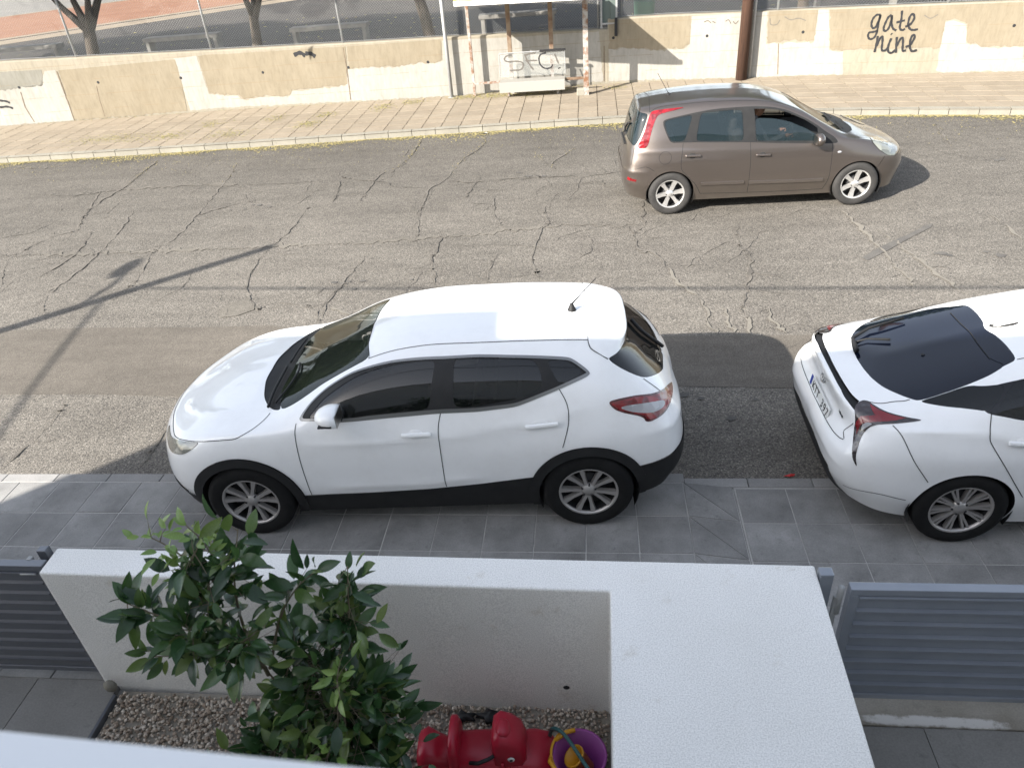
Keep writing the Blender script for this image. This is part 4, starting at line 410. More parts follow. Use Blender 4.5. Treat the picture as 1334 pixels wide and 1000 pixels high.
for i,P in enumerate(BAKE['cracks']):
    mb=MB(); far=np.mean([p[1] for p in P]); cw=rnd.uniform(.45,1.12); strip(mb,P,(.019+.0012*max(0,far-6))*cw,-.0385,1.0)
    P_=catmull(P,5); N_=len(P_)
    for _ in range(int(N_*.35)):                       # crumbled edges
        k=rnd.randrange(N_); q=P_[k]; s_=rnd.uniform(.006,.022)*(1+.05*max(0,far-6)); a_=rnd.random()*6.3; mb.add([(q[0]+rnd.gauss(0,.022)+s_*math.cos(a_+j_)*rnd.uniform(.5,1.2),q[1]+rnd.gauss(0,.022)+s_*math.sin(a_+j_)*rnd.uniform(.5,1.2),-.0386) for j_ in (0,1.26,2.5,3.8,5.)],[(0,1,2,3,4)])
    for _ in range(2):                                  # side branches
        k=rnd.randrange(len(P)-1); a=np.array(P[k]); b=np.array(P[k+1]); d=b-a; a=a+d*rnd.random(); d=d/(np.linalg.norm(d)+1e-9); s=np.array([-d[1],d[0]])*rnd.choice((-1,1))
        e=a+(s*rnd.uniform(.6,1)+d*rnd.uniform(-.4,.4))*rnd.uniform(.25,.7); strip(mb,[a,(a+e)/2+d*.05,e],.009,-.0380,.8)
    mb.build('crack','crack' if cw>.8 else 'crack_worn',road)
for k in range(105):                                   # fine secondary cracks
    x_=rnd.uniform(-12,9); y_=rnd.uniform(8.2,15.8); a_=rnd.choice((1.25,1.6,1.9,.1,3.0))+rnd.gauss(0,.3); P=[(x_,y_)]
    for _ in range(rnd.randint(3,6)): a_+=rnd.gauss(0,.5); P.append((P[-1][0]+math.cos(a_)*.3,P[-1][1]+math.sin(a_)*.3))
    mb=MB(); strip(mb,P,rnd.uniform(.007,.012),-.0390,.9); mb.build('crack','crack_worn',road)
for P in BAKE['lcracks']:
    mb=MB(); strip(mb,P,.034,-.0375,.8); mb.build('crack','crack_light',road)
# near pavement
walk=tag(flat('pavement',[(-24,2.94),(.704,2.94),(.704,4.79),(-24,4.79)],-.004,'mortar'),kind='structure')
flat('mortar_bed',[(1.12,2.94),(18,2.94),(18,4.76),(1.12,4.76)],-.035,'mortar',walk)
MB().add([(.705,2.94,-.004),(1.118,2.94,-.036),(1.118,4.74,-.036),(.705,4.785,-.004)],[(0,1,2,3)]).build('mortar_bed','mortar',walk)
P4=.4; OX=-4.8867; OY=4.3817
slabme=MB().box((0,0,-.01),(P4-.010,P4-.010,.035),bev=.002).mesh('paving_slab')
for i in range(-5,29):
    for j in range(-5,1):
        x=OX+i*P4; y=OY+j*P4; cx,cy=x+P4/2,y+P4/2
        if cy<2.85: continue
        if i==14:                                       # ramp slabs cut on the diagonal
            for a in ((0,1,2),(0,2,3)):
                q=[(x,y+P4,0.),(x,y,0.),(x+P4,y-.03,-.031),(x+P4,y+P4-.03,-.031)]; q=[Vector(q[k]) for k in a]; c=sum(q,Vector())/3
                q=[v+(c-v)*.035+Vector((0,0,.001)) for v in q]; MB().add(q+[v-Vector((0,0,.03)) for v in q],[(0,1,2),(5,4,3),(0,3,4,1),(1,4,5,2),(2,5,3,0)]).build('paving_slab','slab',walk)
            continue
        low=i>14; o=link('paving_slab',slabme,'slab',walk)
        o.location=(cx+(.018 if low else 0)+rnd.uniform(-.001,.001),cy-(.042 if low else 0)+rnd.uniform(-.001,.001),(-.0385 if low else -.0075)+rnd.uniform(-.001,.001)); o.rotation_euler=(rnd.uniform(-.003,.003),rnd.uniform(-.003,.003),rnd.uniform(-.004,.004))
kme=MB().box((0,0,-.06),(.512,.112,.14),bev=.006).mesh('kerb_stone')
x=-7.3
while x<7.5:
    low=x>.95; o=link('kerb_stone',kme,'near_kerb',walk); o.location=(x,4.842-(.03 if low else (.0 if x<.6 else .012)),-.0105+(-.028 if low else (0 if x<.6 else -.012))); o.rotation_euler=(0,0,(-.05 if .6<x<.95 else rnd.uniform(-.004,.004))); x+=.518
# far pavement: quads between kerb and wall, five rows deep
fbed=[tuple(p) for p in KERB]+[tuple(p-np.array([0,.02])) for p in WALL[::-1]]
far=tag(flat('far_pavement',fbed,.062,'far_joint'),kind='structure')
def far_pt(u,v):
    a=np.array([u,at_x(BAKE['kerb'],u)+.16]); b=np.array([u*1.0,at_x(BAKE['wall'],u)-.03]); p=a+(b-a)*v; return (p[0],p[1],.072+.03*v)
nC=60; x0,x1=-16.2,9.6; step=(x1-x0)/nC; NR=7; back=MB()
for i in range(nC):
    for j in range(NR):
        g_=.008; ga=.010; u0=x0+i*step+g_+(0); u1=x0+(i+1)*step-g_; v0=j/NR+ga; v1=(j+1)/NR-ga; dz=rnd.uniform(-.002,.002)
        q=[Vector(far_pt(u,v))+Vector((0,0,dz+rnd.uniform(-.0015,.0015))) for u,v in ((u0,v0),(u1,v0),(u1,v1),(u0,v1))]
        tl=back if j>4 else MB(); tl.add(q+[v-Vector((0,0,.02)) for v in q],[(0,1,2,3),(0,4,5,1),(1,5,6,2),(2,6,7,3),(3,7,4,0)])
        if j<=4: tl.build('paving_tile','far_tile',far)
mb=back
for rng in ((-24,x0),(x1,18)):
    u=rng[0]
    while u<rng[1]-.01:
        for j in range(NR):
            q=[Vector(far_pt(a,b)) for a,b in ((u+.012,j/NR+.01),(u+step-.012,j/NR+.01),(u+step-.012,(j+1)/NR-.01),(u+.012,(j+1)/NR-.01))]; mb.add(q,[(0,1,2,3)])
        u+=step
tag(mb.build('paving_tile','far_tile',far),kind='stuff')
u=-16.4
while u<10:
    a=np.array([u+.006,at_x(BAKE['kerb'],u+.006)]); b=np.array([u+.514,at_x(BAKE['kerb'],u+.514)]); n=np.array([-(b-a)[1],(b-a)[0]]); n=n/np.linalg.norm(n); dz=rnd.uniform(-.004,.004)
    lo=[(*a,-.09),(*b,-.09),(*(b+n*.155),-.09),(*(a+n*.155),-.09)]; hi=[(*(a+n*.015),.07+dz),(*(b+n*.015),.07+dz),(*(b+n*.155),.075+dz),(*(a+n*.155),.075+dz)]
    MB().add(lo+hi,[(4,5,6,7),(0,1,5,4),(1,2,6,5),(2,3,7,6),(3,0,4,7)]).build('kerb_stone','far_kerb',far); u+=.52
mb=MB()
for a,b in ((-24,-16.4),(9.98,18)):
    for k in range(20):
        p=[a+(b-a)*k/20,a+(b-a)*(k+1)/20]; q=[(x,at_x(BAKE['kerb'],x)) for x in p]
        mb.add([(q[0][0],q[0][1],-.09),(q[1][0],q[1][1],-.09),(q[1][0],q[1][1],.072),(q[0][0],q[0][1],.072),(q[1][0],q[1][1]+.155,.074),(q[0][0],q[0][1]+.155,.074)],[(0,1,2,3),(3,2,4,5)])
tag(mb.build('kerb_stone','far_kerb',far),kind='stuff')
# fallen leaves along the kerb and dry weeds on the far pavement
mb=MB()
def bit(x,y,z,s):
    a=rnd.random()*6.3; c,d=math.cos(a)*s,math.sin(a)*s; t=rnd.uniform(.0,.012)
    mb.add([(x+c,y+d,z+t),(x-d*.5,y+c*.5,z+rnd.uniform(0,.008)),(x-c,y-d,z+rnd.uniform(0,.012)),(x+d*.5,y-c*.5,z+.004)],[(0,1,2,3)])
for _ in range(8500):
    x=rnd.uniform(-15.5,9.5); e=abs(rnd.gauss(0,.13))*(1.0+.6*math.sin(x*1.7)+.3*math.sin(x*4.1)); bit(x,at_x(BAKE['kerb'],x)-.012-e,-.047,rnd.uniform(.015,.036))
for _ in range(1600):
    x=rnd.uniform(-15.5,9.5); e=abs(rnd.gauss(0,.75)); bit(x,at_x(BAKE['kerb'],x)-.1-e,-.047,rnd.uniform(.008,.018))
for P in BAKE['cracks']:
    P=dens(P,.02)
    for p in P:
        if p[1]>13.6 and rnd.random()<.6*(p[1]-13.2)/2: bit(p[0]+rnd.gauss(0,.03),p[1]+rnd.gauss(0,.03),-.045,rnd.uniform(.01,.02))
tag(mb.build('fallen_leaves','litter'),'dry yellow leaf litter lying in the gutter along the far kerb','leaf litter',kind='stuff')
mb=MB()
for cx,cy,rx,ry,n in ((-11.2,.30,1.2,.12,420),(-9.9,.25,.5,.10,200),(-9.2,.55,.35,.12,120),(-8.3,.22,.6,.10,180),(-7.7,.6,.3,.1,110),(-6.6,.36,.35,.10,160),(-6.4,.62,.3,.08,120),(-5.1,.75,.3,.12,160),(-4.4,.86,.3,.08,140),(-3.1,.92,.5,.07,220),(-2.3,.88,.7,.09,330),(-1.4,.84,.5,.08,180),(-.6,.9,.4,.07,110),(.6,.85,.5,.06,90)):
    for _ in range(n):
        u=cx+rnd.gauss(0,rx*.5); v=cy+rnd.gauss(0,ry*.6); p=far_pt(u,min(max(v,.02),.99)); bit(p[0],p[1],p[2]+.004,rnd.uniform(.012,.032))
for _ in range(700):
    u=rnd.uniform(-15,9); p=far_pt(u,min(.985,1-abs(rnd.gauss(0,.03)))); bit(p[0],p[1],p[2]+.004,rnd.uniform(.008,.02))
tag(mb.build('dry_weeds','dry_weed'),'dry yellowish weeds and leaf scraps scattered on the far pavement','weeds',kind='stuff')
# ------------------------------------------------------------------ far retaining wall
def wall_seg(name,P,tops,m,thick=.24):
    P=[np.array(p,float) for p in P]; V=[];F=[]; n=len(P)
    for p in P:
        h=float(np.interp(p[0],[t[0] for t in tops],[t[1] for t in tops])); V+=[(p[0],p[1],-.1),(p[0],p[1],h-.02),(p[0],p[1]+.02,h),(p[0],p[1]+thick,h),(p[0],p[1]+thick,-.1)]
    for i in range(n-1):
        for k in range(4): F.append((i*5+k,(i+1)*5+k,(i+1)*5+k+1,i*5+k+1))
    F+= [(4,3,2,1,0),tuple((n-1)*5+k for k in range(5))]
    return MB().add(V,F)
def cut(P,a,b):
    xs=[p[0] for p in P if a<p[0]<b]; xs=[a]+xs+[b]; return [(x,at_x(P,x)) for x in xs]
XS=.42
rw=wall_seg('',cut(BAKE['wall'],-24,XS),BAKE['wtopL'],'wall_cream').build('retaining_wall','wall_cream'); tag(rw,'long cream concrete retaining wall with white and beige paint patches left of the shelter post','wall','retaining walls along the far pavement')
rw2=wall_seg('',cut(BAKE['wall'],XS+.004,18),BAKE['wtopR'],'wall_cream').build('retaining_wall','wall_cream'); tag(rw2,'taller cream concrete retaining wall behind the brown car with black gate nine graffiti','wall','retaining walls along the far pavement')
def wall_of(x): return rw if x<XS else rw2
def on_wall(name,P,off,m,par,ragged=0.):
    """thin sheet lying on the wall face: pts are world points on the wall"""
    P2=[(p[0],p[2]) for p in P]; D=dens(P2,.06,True); Q=[]
    zt=max(p[1] for p in D)
    for p in D: k=.15 if p[1]>zt-.12 else 1.; Q.append((p[0]+rnd.gauss(0,ragged*.5)*k,p[1]+rnd.gauss(0,ragged)*k))
    x0=min(p[0] for p in Q);x1=max(p[0] for p in Q); pts=[Vector(q) for q in Q]; n=len(pts)
    zs=[p[1] for p in Q]
    for b in BAKE['wall']:
        if x0<b[0]<x1:
            for z in np.arange(min(zs),max(zs),.05): pts.append(Vector((b[0],z)))
    r=delaunay_2d_cdt(pts,[(i,(i+1)%n) for i in range(n)],[],0,1e-5)
    V=r[0]; T=np.array([[v[0],v[1]] for v in V]); F=[f for f in r[2]]; C=np.array([T[list(f)].mean(0) for f in F]); ok=inpoly(C,Q)
    MB().add([(v[0],at_x(BAKE['wall'],v[0])-off,v[1]) for v in V],[f for f,k in zip(F,ok) if k]).build(name,m,par)
for i,(c,P) in enumerate(BAKE['patches']):
    par=wall_of(np.mean([p[0] for p in P]))
    if par is rw2: P=[(max(p[0],XS+.03),p[1],p[2]) for p in P]
    else: P=[(min(p[0],XS-.02),p[1],p[2]) for p in P]
    P=[(p[0],p[1],min(max(p[2],.09),1.60)) for p in P]
    on_wall('paint_patch',P,.003 if c!='beige' else .006,'wall_'+c,par,.016 if c!='white' else .012)
for p in BAKE['holes']:
    y=at_x(BAKE['wall'],p[0]); MB().lathe([(.0,.002),(.028,.002),(.034,.0)],10,Matrix.Translation((p[0],y-.009,p[2]))@Matrix.Rotation(math.atan2(at_x(BAKE['wall'],p[0]+.1)-at_x(BAKE['wall'],p[0]-.1),.2),4,'Z')@Matrix.Rotation(R_(90),4,'X')).build('tie_hole','ink',wall_of(p[0]))
def stroke(name,P,w,off,m,par,smooth=True,yfun=None):
    Q=catmull([(p[0],p[2]) for p in P],6) if smooth and len(P)>2 else dens([(p[0],p[2]) for p in P],.03); n=len(Q); V=[]
    yf=yfun or (lambda x:at_x(BAKE['wall'],x)-off)
    for i,p in enumerate(Q):
        t=Q[min(i+1,n-1)]-Q[max(i-1,0)]; t=t/(np.linalg.norm(t)+1e-9); s=np.array([-t[1],t[0]])*w/2*(1+.15*math.sin(i*1.3))
        for q in (p+s,p-s): V.append((q[0],yf(q[0]),q[1]))
    return MB().add(V,[(2*i,2*i+1,2*i+3,2*i+2) for i in range(n-1)]).build(name,m,par)
for P in BAKE['wjoints']: stroke('wall_joint',P,.022,.0075,'wall_joint',wall_of(P[0][0]),False)
for k,P in enumerate(BAKE['graffiti']): stroke('graffiti_stroke',P,.044,.0095+.0006*k,'ink',rw2)
for k,P in enumerate(BAKE['smudge']): stroke('graffiti_smudge',P,.09 if k<2 else .05,.0095,'ink',rw)
for P in BAKE['faint']: stroke('graffiti_trace',P,.02,.0098,'ink_grey',wall_of(P[0][0]))
# ------------------------------------------------------------------ school yard behind the wall
YZ=1.15
yp=[(x,at_x(BAKE['wall'],x)+.23) for x in np.linspace(-24,18,30)]
tag(flat('yard_ground',yp+[(60,30),(60,110),(-80,110),(-80,24)],YZ,'dirt'),kind='structure')
def band(name,a,b,wa,wb,z,m):
    a,b=np.array(a,float),np.array(b,float); d=(b-a)/np.linalg.norm(b-a); n=np.array([-d[1],d[0]]); 
    return tag(flat(name,[tuple(a-d*40+n*wa),tuple(b+d*60+n*wa),tuple(b+d*60+n*wb),tuple(a-d*40+n*wb)],z,m),kind='structure')
A,B=(-21.867,28.331),(-14.281,36.033)
band('running_track',A,B,0,11.0,YZ+.004,'clay'); band('track_edge',A,B,-.35,.25,YZ+.008,'line_chalk'); band('track_edge',A,B,10.8,11.2,YZ+.008,'line_chalk'); band('track_edge',A,B,-2.0,-.6,YZ+.004,'line_chalk'); band('yard_tarmac',A,B,11.2,70,YZ+.004,'yard_tarmac')
mb=MB()
for _ in range(420):
    x=rnd.uniform(-19,12); y=at_x(BAKE['wall'],x)+rnd.uniform(1.5,9); bit2=rnd.uniform(.03,.09); a=rnd.random()*6.3; c,d=math.cos(a)*bit2,math.sin(a)*bit2; mb.add([(x+c,y+d,YZ+.01),(x-d*.3,y+c*.3,YZ+.02),(x-c,y-d,YZ+.01),(x+d*.3,y-c*.3,YZ+.025)],[(0,1,2,3)])
tag(mb.build('dry_leaves','dry_weed'),'dry leaves and twigs littering the shaded school yard soil','leaf litter',kind='stuff')
def yard_edge(x0,x1):                                     # low soil lip right behind the wall
    pass
# chain link fences on top of the two walls
def fence(a,b,tops,posts,label):
    root=empty('chain_link_fence',(0,0,0),label,'fence','chain link fences on the retaining walls')
    off=.13; ht=2.1
    top=lambda x: float(np.interp(x,[t[0] for t in tops],[t[1] for t in tops]))
    P=np.array(cut(BAKE['wall'],a,b)); L=np.r_[0,np.cumsum(np.linalg.norm(np.diff(P,axis=0),axis=1))]
    def pt(u,z,o): x=float(np.interp(u,L,P[:,0])); y=float(np.interp(u,L,P[:,1])); return (x,y+off+o,top(x)+z)
    mb=MB(); pitch=.064; n=int(L[-1]/pitch)
    V=[];F=[]; r=.0018
    for sgn in (1,-1):
        for k in range(-int(ht/pitch),n+int(ht/pitch)):
            u0=k*pitch; z0,z1=.02,ht
            ua,ub=u0,u0+sgn*(z1-z0)
            lo,hi=0.,L[-1]
            def clipz(u): return z0+(u-ua)*sgn
            if min(ua,ub)>hi or max(ua,ub)<lo: continue
            za,zb=z0,z1
            if sgn>0:
                if ua<lo: za=clipz(lo); 
                if ub>hi: zb=clipz(hi)
            else:
                if ua>hi: za=clipz(hi)
                if ub<lo: zb=clipz(lo)
            if zb-za<.03: continue
            for s in range(4):
                q0=za+(zb-za)*s/4;q1=za+(zb-za)*(s+1)/4; A_=Vector(pt(ua+sgn*(q0-z0),q0,sgn*.003)); B_=Vector(pt(ua+sgn*(q1-z0),q1,sgn*.003))
                o=len(V)
                for X in (A_,B_):
                    V+= [X+Vector((-r,0,r*.8)),X+Vector((r,0,r*.8)),X+Vector((0,-r*1.3,-r*.5))]
                F+=[(o,o+3,o+4,o+1),(o+1,o+4,o+5,o+2),(o+2,o+5,o+3,o)]
    tag(MB().add(V,F).build('wire_mesh','wire',root),kind='stuff')
    pm=None
    for x in posts:
        o=MB().tube([(0,0,-.1),(0,0,ht+.05)],.028,8).build('fence_post','galv',root); o.location=(x,at_x(BAKE['wall'],x)+off+.03,top(x))
    MB().tube([pt(u,ht,0) for u in np.linspace(0,L[-1],30)],.02,6).build('top_rail','galv',root)
    MB().tube([pt(u,.03,0) for u in np.linspace(0,L[-1],30)],.004,5).build('tension_wire','galv',root)
fence(-24,.30,BAKE['wtopL'],[-23,-20,-16.55,-13.02,-9.50,-6.09,-2.96,.2],'grey chain link fence above the wall with benches behind it, left of the shelter')
fence(.62,18,BAKE['wtopR'],[.75,4.35,7.85,11.3,14.8],'grey chain link fence above the taller wall, right of the shelter')
# benches in the yard
def bench(x,y,ln,rot,label):
    t=empty('bench',(x,y,YZ),label,'bench','concrete benches behind the fence',rot)
    MB().box((0,0,.50),(ln,.42,.10),bev=.015).build('seat','bench_concrete',t)
    for s in (-1,1): MB().box((s*(ln/2-.10),0,.225),(.10,.38,.45),bev=.01).build('leg','bench_concrete',t)
bench(-15.9,21.3,2.3,.05,'concrete bench in tree shade at the far left edge behind the fence'); bench(-11.05,21.2,2.1,.04,'concrete bench between the two leftmost tree trunks'); bench(-6.9,21.2,2.1,.03,'concrete bench right of the second tree trunk from the left'); bench(-1.85,21.1,2.0,.03,'pale concrete bench seen through the bus shelter'); bench(6.6,21.4,2.0,-.08,'concrete bench behind the fence above the graffiti')
# trees in the yard
def tree(x,y,limbs,label,seed,trunk_r=.15,crown=(2.9,2.2),fork=1.05):
    t=empty('yard_tree',(x,y,YZ),label,'tree','trees in the school yard'); R=random.Random(seed); tips=[]
    mb=MB(); lean=limbs.get('lean',0.); f=Vector((lean,0,fork)); mb.tube([(0,0,-.2),(lean*.2,.0,.1),(lean*.55,.02,fork*.55),f],[trunk_r*1.35,trunk_r*1.1,trunk_r,trunk_r*.95],10)
    for (dx,dy,h) in limbs['arms']:
        e=f+Vector((dx,dy,h)); m=f+Vector((dx*.55,dy*.5,h*.45)); mb.tube([f-Vector((0,0,.12)),m,e],[trunk_r*.72,trunk_r*.5,trunk_r*.3],8)
        for k in range(5):
            g=e+Vector((R.uniform(-1.1,1.1),R.uniform(-1.1,1.1),R.uniform(.4,1.5))); mb.tube([m+(e-m)*R.uniform(.4,1),(e+g)/2+Vector((R.uniform(-.2,.2),R.uniform(-.2,.2),.1)),g],[trunk_r*.26,trunk_r*.16,.012],6); tips.append(g)
    mb.build('trunk','bark',t)
    V=[];F=[]; cz=fork+crown[1]+1.0
    for _ in range(5200):
        if R.random()<.5: p=R.choice(tips)+Vector((R.gauss(0,.6),R.gauss(-.35,.65),R.gauss(.15,.45)))
        else:
            a=R.random()*6.283;q=R.random()**.5; b=R.uniform(-1,1); p=Vector((math.cos(a)*q*crown[0]*math.sqrt(1-b*b*.8),math.sin(a)*q*crown[0]*math.sqrt(1-b*b*.8)-1.25,cz+b*crown[1]*.75))
        if p.z<1.95+.25*R.random(): continue
        s=R.uniform(.13,.24); n=Vector((R.gauss(0,1),R.gauss(0,1),R.gauss(0,1)+.6)).normalized(); u=n.orthogonal().normalized(); w=n.cross(u); o=len(V)
        V+=[p-u*s,p+w*s*.5+n*.02,p+u*s,p-w*s*.5+n*.02]; F.append((o,o+1,o+2,o+3))
    tag(MB().add(V,F).build('crown','tree_leaf',t),kind='stuff')
tree(-18.6,21.2,dict(arms=[(-.8,.2,1.5),(.7,.1,1.6),(.1,-.5,1.5)]),'yard tree at the left outside the picture whose shade darkens the soil',3)
tree(-13.55,20.75,dict(lean=.18,arms=[(-.95,.1,1.0),(-.38,.2,1.35),(.42,-.05,1.15),(.9,.5,1.7)]),'bare lower trunk forking into four limbs behind the leftmost fence post',4,.16,fork=.95)
tree(-8.85,20.75,dict(lean=.12,arms=[(.55,.0,.95),(-.35,.1,1.5),(.1,.7,1.6)]),'dark tree trunk leaning slightly behind the second fence bay',5,.13,fork=.95)
tree(-4.1,20.8,dict(lean=-.22,arms=[(-.5,.1,1.3),(.6,.2,1.5),(0,.6,1.5)]),'dark leaning tree trunk behind the fence left of the bus shelter',6,.15,fork=1.1)
tree(.6,22.2,dict(arms=[(-.7,.2,1.5),(.7,.2,1.5),(0,-.4,1.5)]),'tree trunk behind the fence at the shelter right end',7,.13)
tree(5.35,21.4,dict(arms=[(-.7,.2,1.5),(.7,.1,1.5),(0,.5,1.5)]),'pale tree trunk base showing above the taller wall right of the wooden pole',8,.13)
tree(10.3,21.6,dict(arms=[(-.7,.2,1.5),(.7,.1,1.5),(0,.5,1.5)]),'yard tree at the right outside the picture whose shade covers the fence',9,.14)
# ------------------------------------------------------------------ poles, bus shelter, cabinet
def wy(x): return at_x(BAKE['wall'],x)
p=MB().tube([(3.60,wy(3.6)-.22,.0),(3.60,wy(3.6)-.22,3.),(3.6,wy(3.6)-.22,8.)],[.135,.125,.10],14).build('wooden_pole','wood_pole'); tag(p,'thick brown wooden utility pole standing at the wall behind the brown car','pole')
p=MB().tube([(3.80,wy(3.8)-.10,.05),(3.80,wy(3.8)-.10,4.)],.03,8).build('conduit_pipe','pole_white'); tag(p,'thin white conduit pipe on the wall right beside the wooden pole','pipe')
sp=empty('sign_pole',(-3.47,wy(-3.47)-.16,.09),'slim grey metal pole standing on the far pavement left of the bus shelter','pole')
MB().tube([(0,0,-.05),(0,0,3.1)],.045,12).build('shaft','galv',sp); MB().lathe([(0,.012),(.09,.012),(.10,0)],14).build('base_plate','galv',sp)
bs=empty('bus_shelter',(-1.4,18.9,.08),'rusty white bus shelter with a clear scribbled panel at the far pavement','bus shelter')
def bsp(name,pts,r,m,n=8): 
    return MB().tube([Vector(p)-Vector((-1.4,18.9,.08)) for p in pts],r,n,True,False).build(name,m,bs)
def bsb(name,c,d,m,rot=None,bev=.004): return MB().box(Vector(c)-Vector((-1.4,18.9,.08)),d,rot,bev).build(name,m,bs)
yb=19.20
RF=[(-2.95,18.25),(-.05,17.75)]
bsb('post',(-.11,18.69,1.18),(.12,.09,2.25),'rust_white'); bsb('post',(-2.88,19.22,1.15),(.065,.065,2.2),'rust_white')
for x,zb in ((-1.93,.92),(-.93,1.02)): bsb('post',(x,yb+.06,(2.32+zb)/2),(.10,.07,2.32-zb),'rust_brown'); 
for x in (-1.93,-.93): bsb('lower_post',(x,yb+.06,.5),(.08,.06,.86),'rust_white')
ro=MB(); V=[(-2.98,18.2,2.26),(.0,17.72,2.26),(.0,19.42,2.26),(-2.98,19.42,2.26)]; V=[Vector(v)-Vector((-1.4,18.9,.08)) for v in V]; ro.add(V+[v+Vector((0,0,.06)) for v in V],[(3,2,1,0),(4,5,6,7),(0,1,5,4),(1,2,6,5),(2,3,7,6),(3,0,4,7)]).build('roof','roof_white',bs)
e=MB(); a=Vector((-3.0,18.17,2.24))-Vector((-1.4,18.9,.08)); b=Vector((.03,17.69,2.24))-Vector((-1.4,18.9,.08)); t=(b-a).normalized(); n=Vector((t.y,-t.x,0)); e.add([a,b,b+n*.03,a+n*.03]+[v+Vector((0,0,.10)) for v in (a,b,b+n*.03,a+n*.03)],[(0,1,2,3),(7,6,5,4),(0,4,5,1),(3,2,6,7),(1,5,6,2),(0,3,7,4)]).build('fascia','roof_white',bs)
q=a+t*.02+n*.034; e=MB(); q0=q+Vector((0,0,.115)); e.add([q0,q0+t*.42,q0+t*.42+n*.03,q0+n*.03]+[v+Vector((0,0,.16)) for v in (q0,q0+t*.42,q0+t*.42+n*.03,q0+n*.03)],[(0,1,2,3),(7,6,5,4),(0,4,5,1),(3,2,6,7),(1,5,6,2),(0,3,7,4)]).build('sign_board','sign_yellow',bs)
px0,px1,pz0,pz1=-2.20,-.62,.50,1.03
pan=bsb('panel',((px0+px1)/2,yb,(pz0+pz1)/2),(px1-px0,.012,pz1-pz0),'panel_clear',None,0)
bsb('panel_frame',((px0+px1)/2-.3,yb-.005,pz1+.012),(px1-px0-.6,.03,.022),'galv'); bsb('panel_frame',(px1-.28,yb-.012,pz1+.02),(.62,.05,.045),'dark_metal'); bsb('panel_frame',(px0-.008,yb,(pz0+pz1)/2),(.016,.025,pz1-pz0),'galv'); bsb('panel_frame',(px1+.008,yb,(pz0+pz1)/2),(.012,.025,pz1-pz0),'galv')
bsb('bench_seat',((px0+px1)/2,yb-.22,.43),(px1-px0,.40,.05),'seat_white'); bsb('bench_seat',((px0+px1)/2,yb-.43,.335),(px1-px0,.03,.22),'seat_white')
bsb('bench_rail',(-2.53,yb-.02,.40),(.66,.04,.05),'rust_white'); bsb('bench_rail',(-.37,yb-.12,.40),(.50,.05,.06),'rust_brown')
for x in (-2.0,-.8): bsb('bench_leg',(x,yb-.2,.24),(.06,.06,.34),'rust_white')
bsb('post_foot',(-.24,18.72,.16),(.20,.16,.18),'far_kerb',None,.03)
s=11.1
def pz(l):
    o=[]
    for x,y in l:
        u=(x-100)/(1030-100); v=(y-150)/(590-150); o.append((px0+(px1-px0)*u,0,1.03-v*.86*1.0))
    return o
for k,P in enumerate(([(280,165),(200,180),(175,215),(215,240),(330,242),(420,258),(435,300),(395,342),(240,345)],[(470,180),(540,165),(620,165)],[(468,168),(500,250),(580,355)],[(470,240),(640,248)],[(770,165),(690,185),(665,240),(690,310),(760,348),(830,338),(858,305)],[(890,185),(940,300)],[(946,345),(952,356)])):
    o=stroke('graffiti_stroke',pz(P),.032 if k!=6 else .06,0,'ink_soft' if k in(0,1,2,3,5) else 'ink',None,True,lambda x,k=k:yb-.0085-.0005*k); o.data.transform(Matrix.Translation((1.4,-18.9,-.08))); o.parent=bs
cb=empty('utility_cabinet',(.33,wy(.33)+.02,1.36),'grey green metal cabinet with pale frame on the wall beside the shelter','cabinet')
MB().box((.24,.10,.62),(.16,.24,1.24),bev=.01).build('body','box_grey',cb); 
for x in (-.06,.30): MB().box((x,-.02,.78),(.045,.045,1.56)).build('frame_post','galv',cb)
for z in (.1,.75,1.3): MB().box((.12,-.02,z),(.31,.035,.035)).build('frame_rail','galv',cb)
MB().box((.12,.03,.42),(.30,.012,.62)).build('door','box_grey',cb); MB().box((.29,-.06,.02),(.07,.07,.40),bev=.005).build('downpipe','dark_metal',cb)
bn=empty('green_bin',(1.35,20.75,YZ),'green plastic bin standing behind the fence beside the cabinet','bin'); 
mat('bin_green',(.06,.19,.14),.5); MB().lathe([(0,0),(.22,0),(.28,.8),(.30,.82),(.30,.86),(.26,.86)],16).build('body','bin_green',bn); MB().lathe([(.31,.86),(.30,.9),(.2,.96),(0,.98)],16).build('lid','bin_green',bn)
# street lamp on a pole and its cables, left of the picture
lp=empty('street_lamp',(-12.6,3.3,-.0),'tall grey street lamp pole left of the picture casting its shadow on the road','street lamp')
MB().tube([(0,0,0),(0,0,6.2)],[.115,.09],12).build('pole','galv',lp); MB().tube([(0,0,4.5),(-.15,.45,4.75),(-.22,.75,4.78)],.03,8).build('arm','galv',lp); MB().ball((-.28,.98,4.76),(.13,.36,.07),12,8,Matrix.Rotation(-.1,3,'Z')).build('lamp_head','galv',lp)
def cable(a,b,sag,r,label):
    a,b=Vector(a),Vector(b); P=[a+(b-a)*u+Vector((0,0,-sag*4*u*(1-u))) for u in np.linspace(0,1,24)]; tag(MB().tube(P,r,6).build('overhead_cable','cable'),label,'cable','overhead cables')
cable((-12.6,3.3,5.0),(16,1.9,4.95),.12,.019,'black overhead street cable running along the pavement whose shadow crosses the road'); p=MB().tube([(-12.4,-.9,-.1),(-12.4,-.9,5.3)],.07,10).build('wooden_pole','wood_pole'); tag(p,'slim wooden cable pole beside the house left of the picture','pole')
cable((-12.6,3.3,4.72),(-12.4,-.9,5.2),.03,.024,'black service cable between the lamp pole and the cable pole')
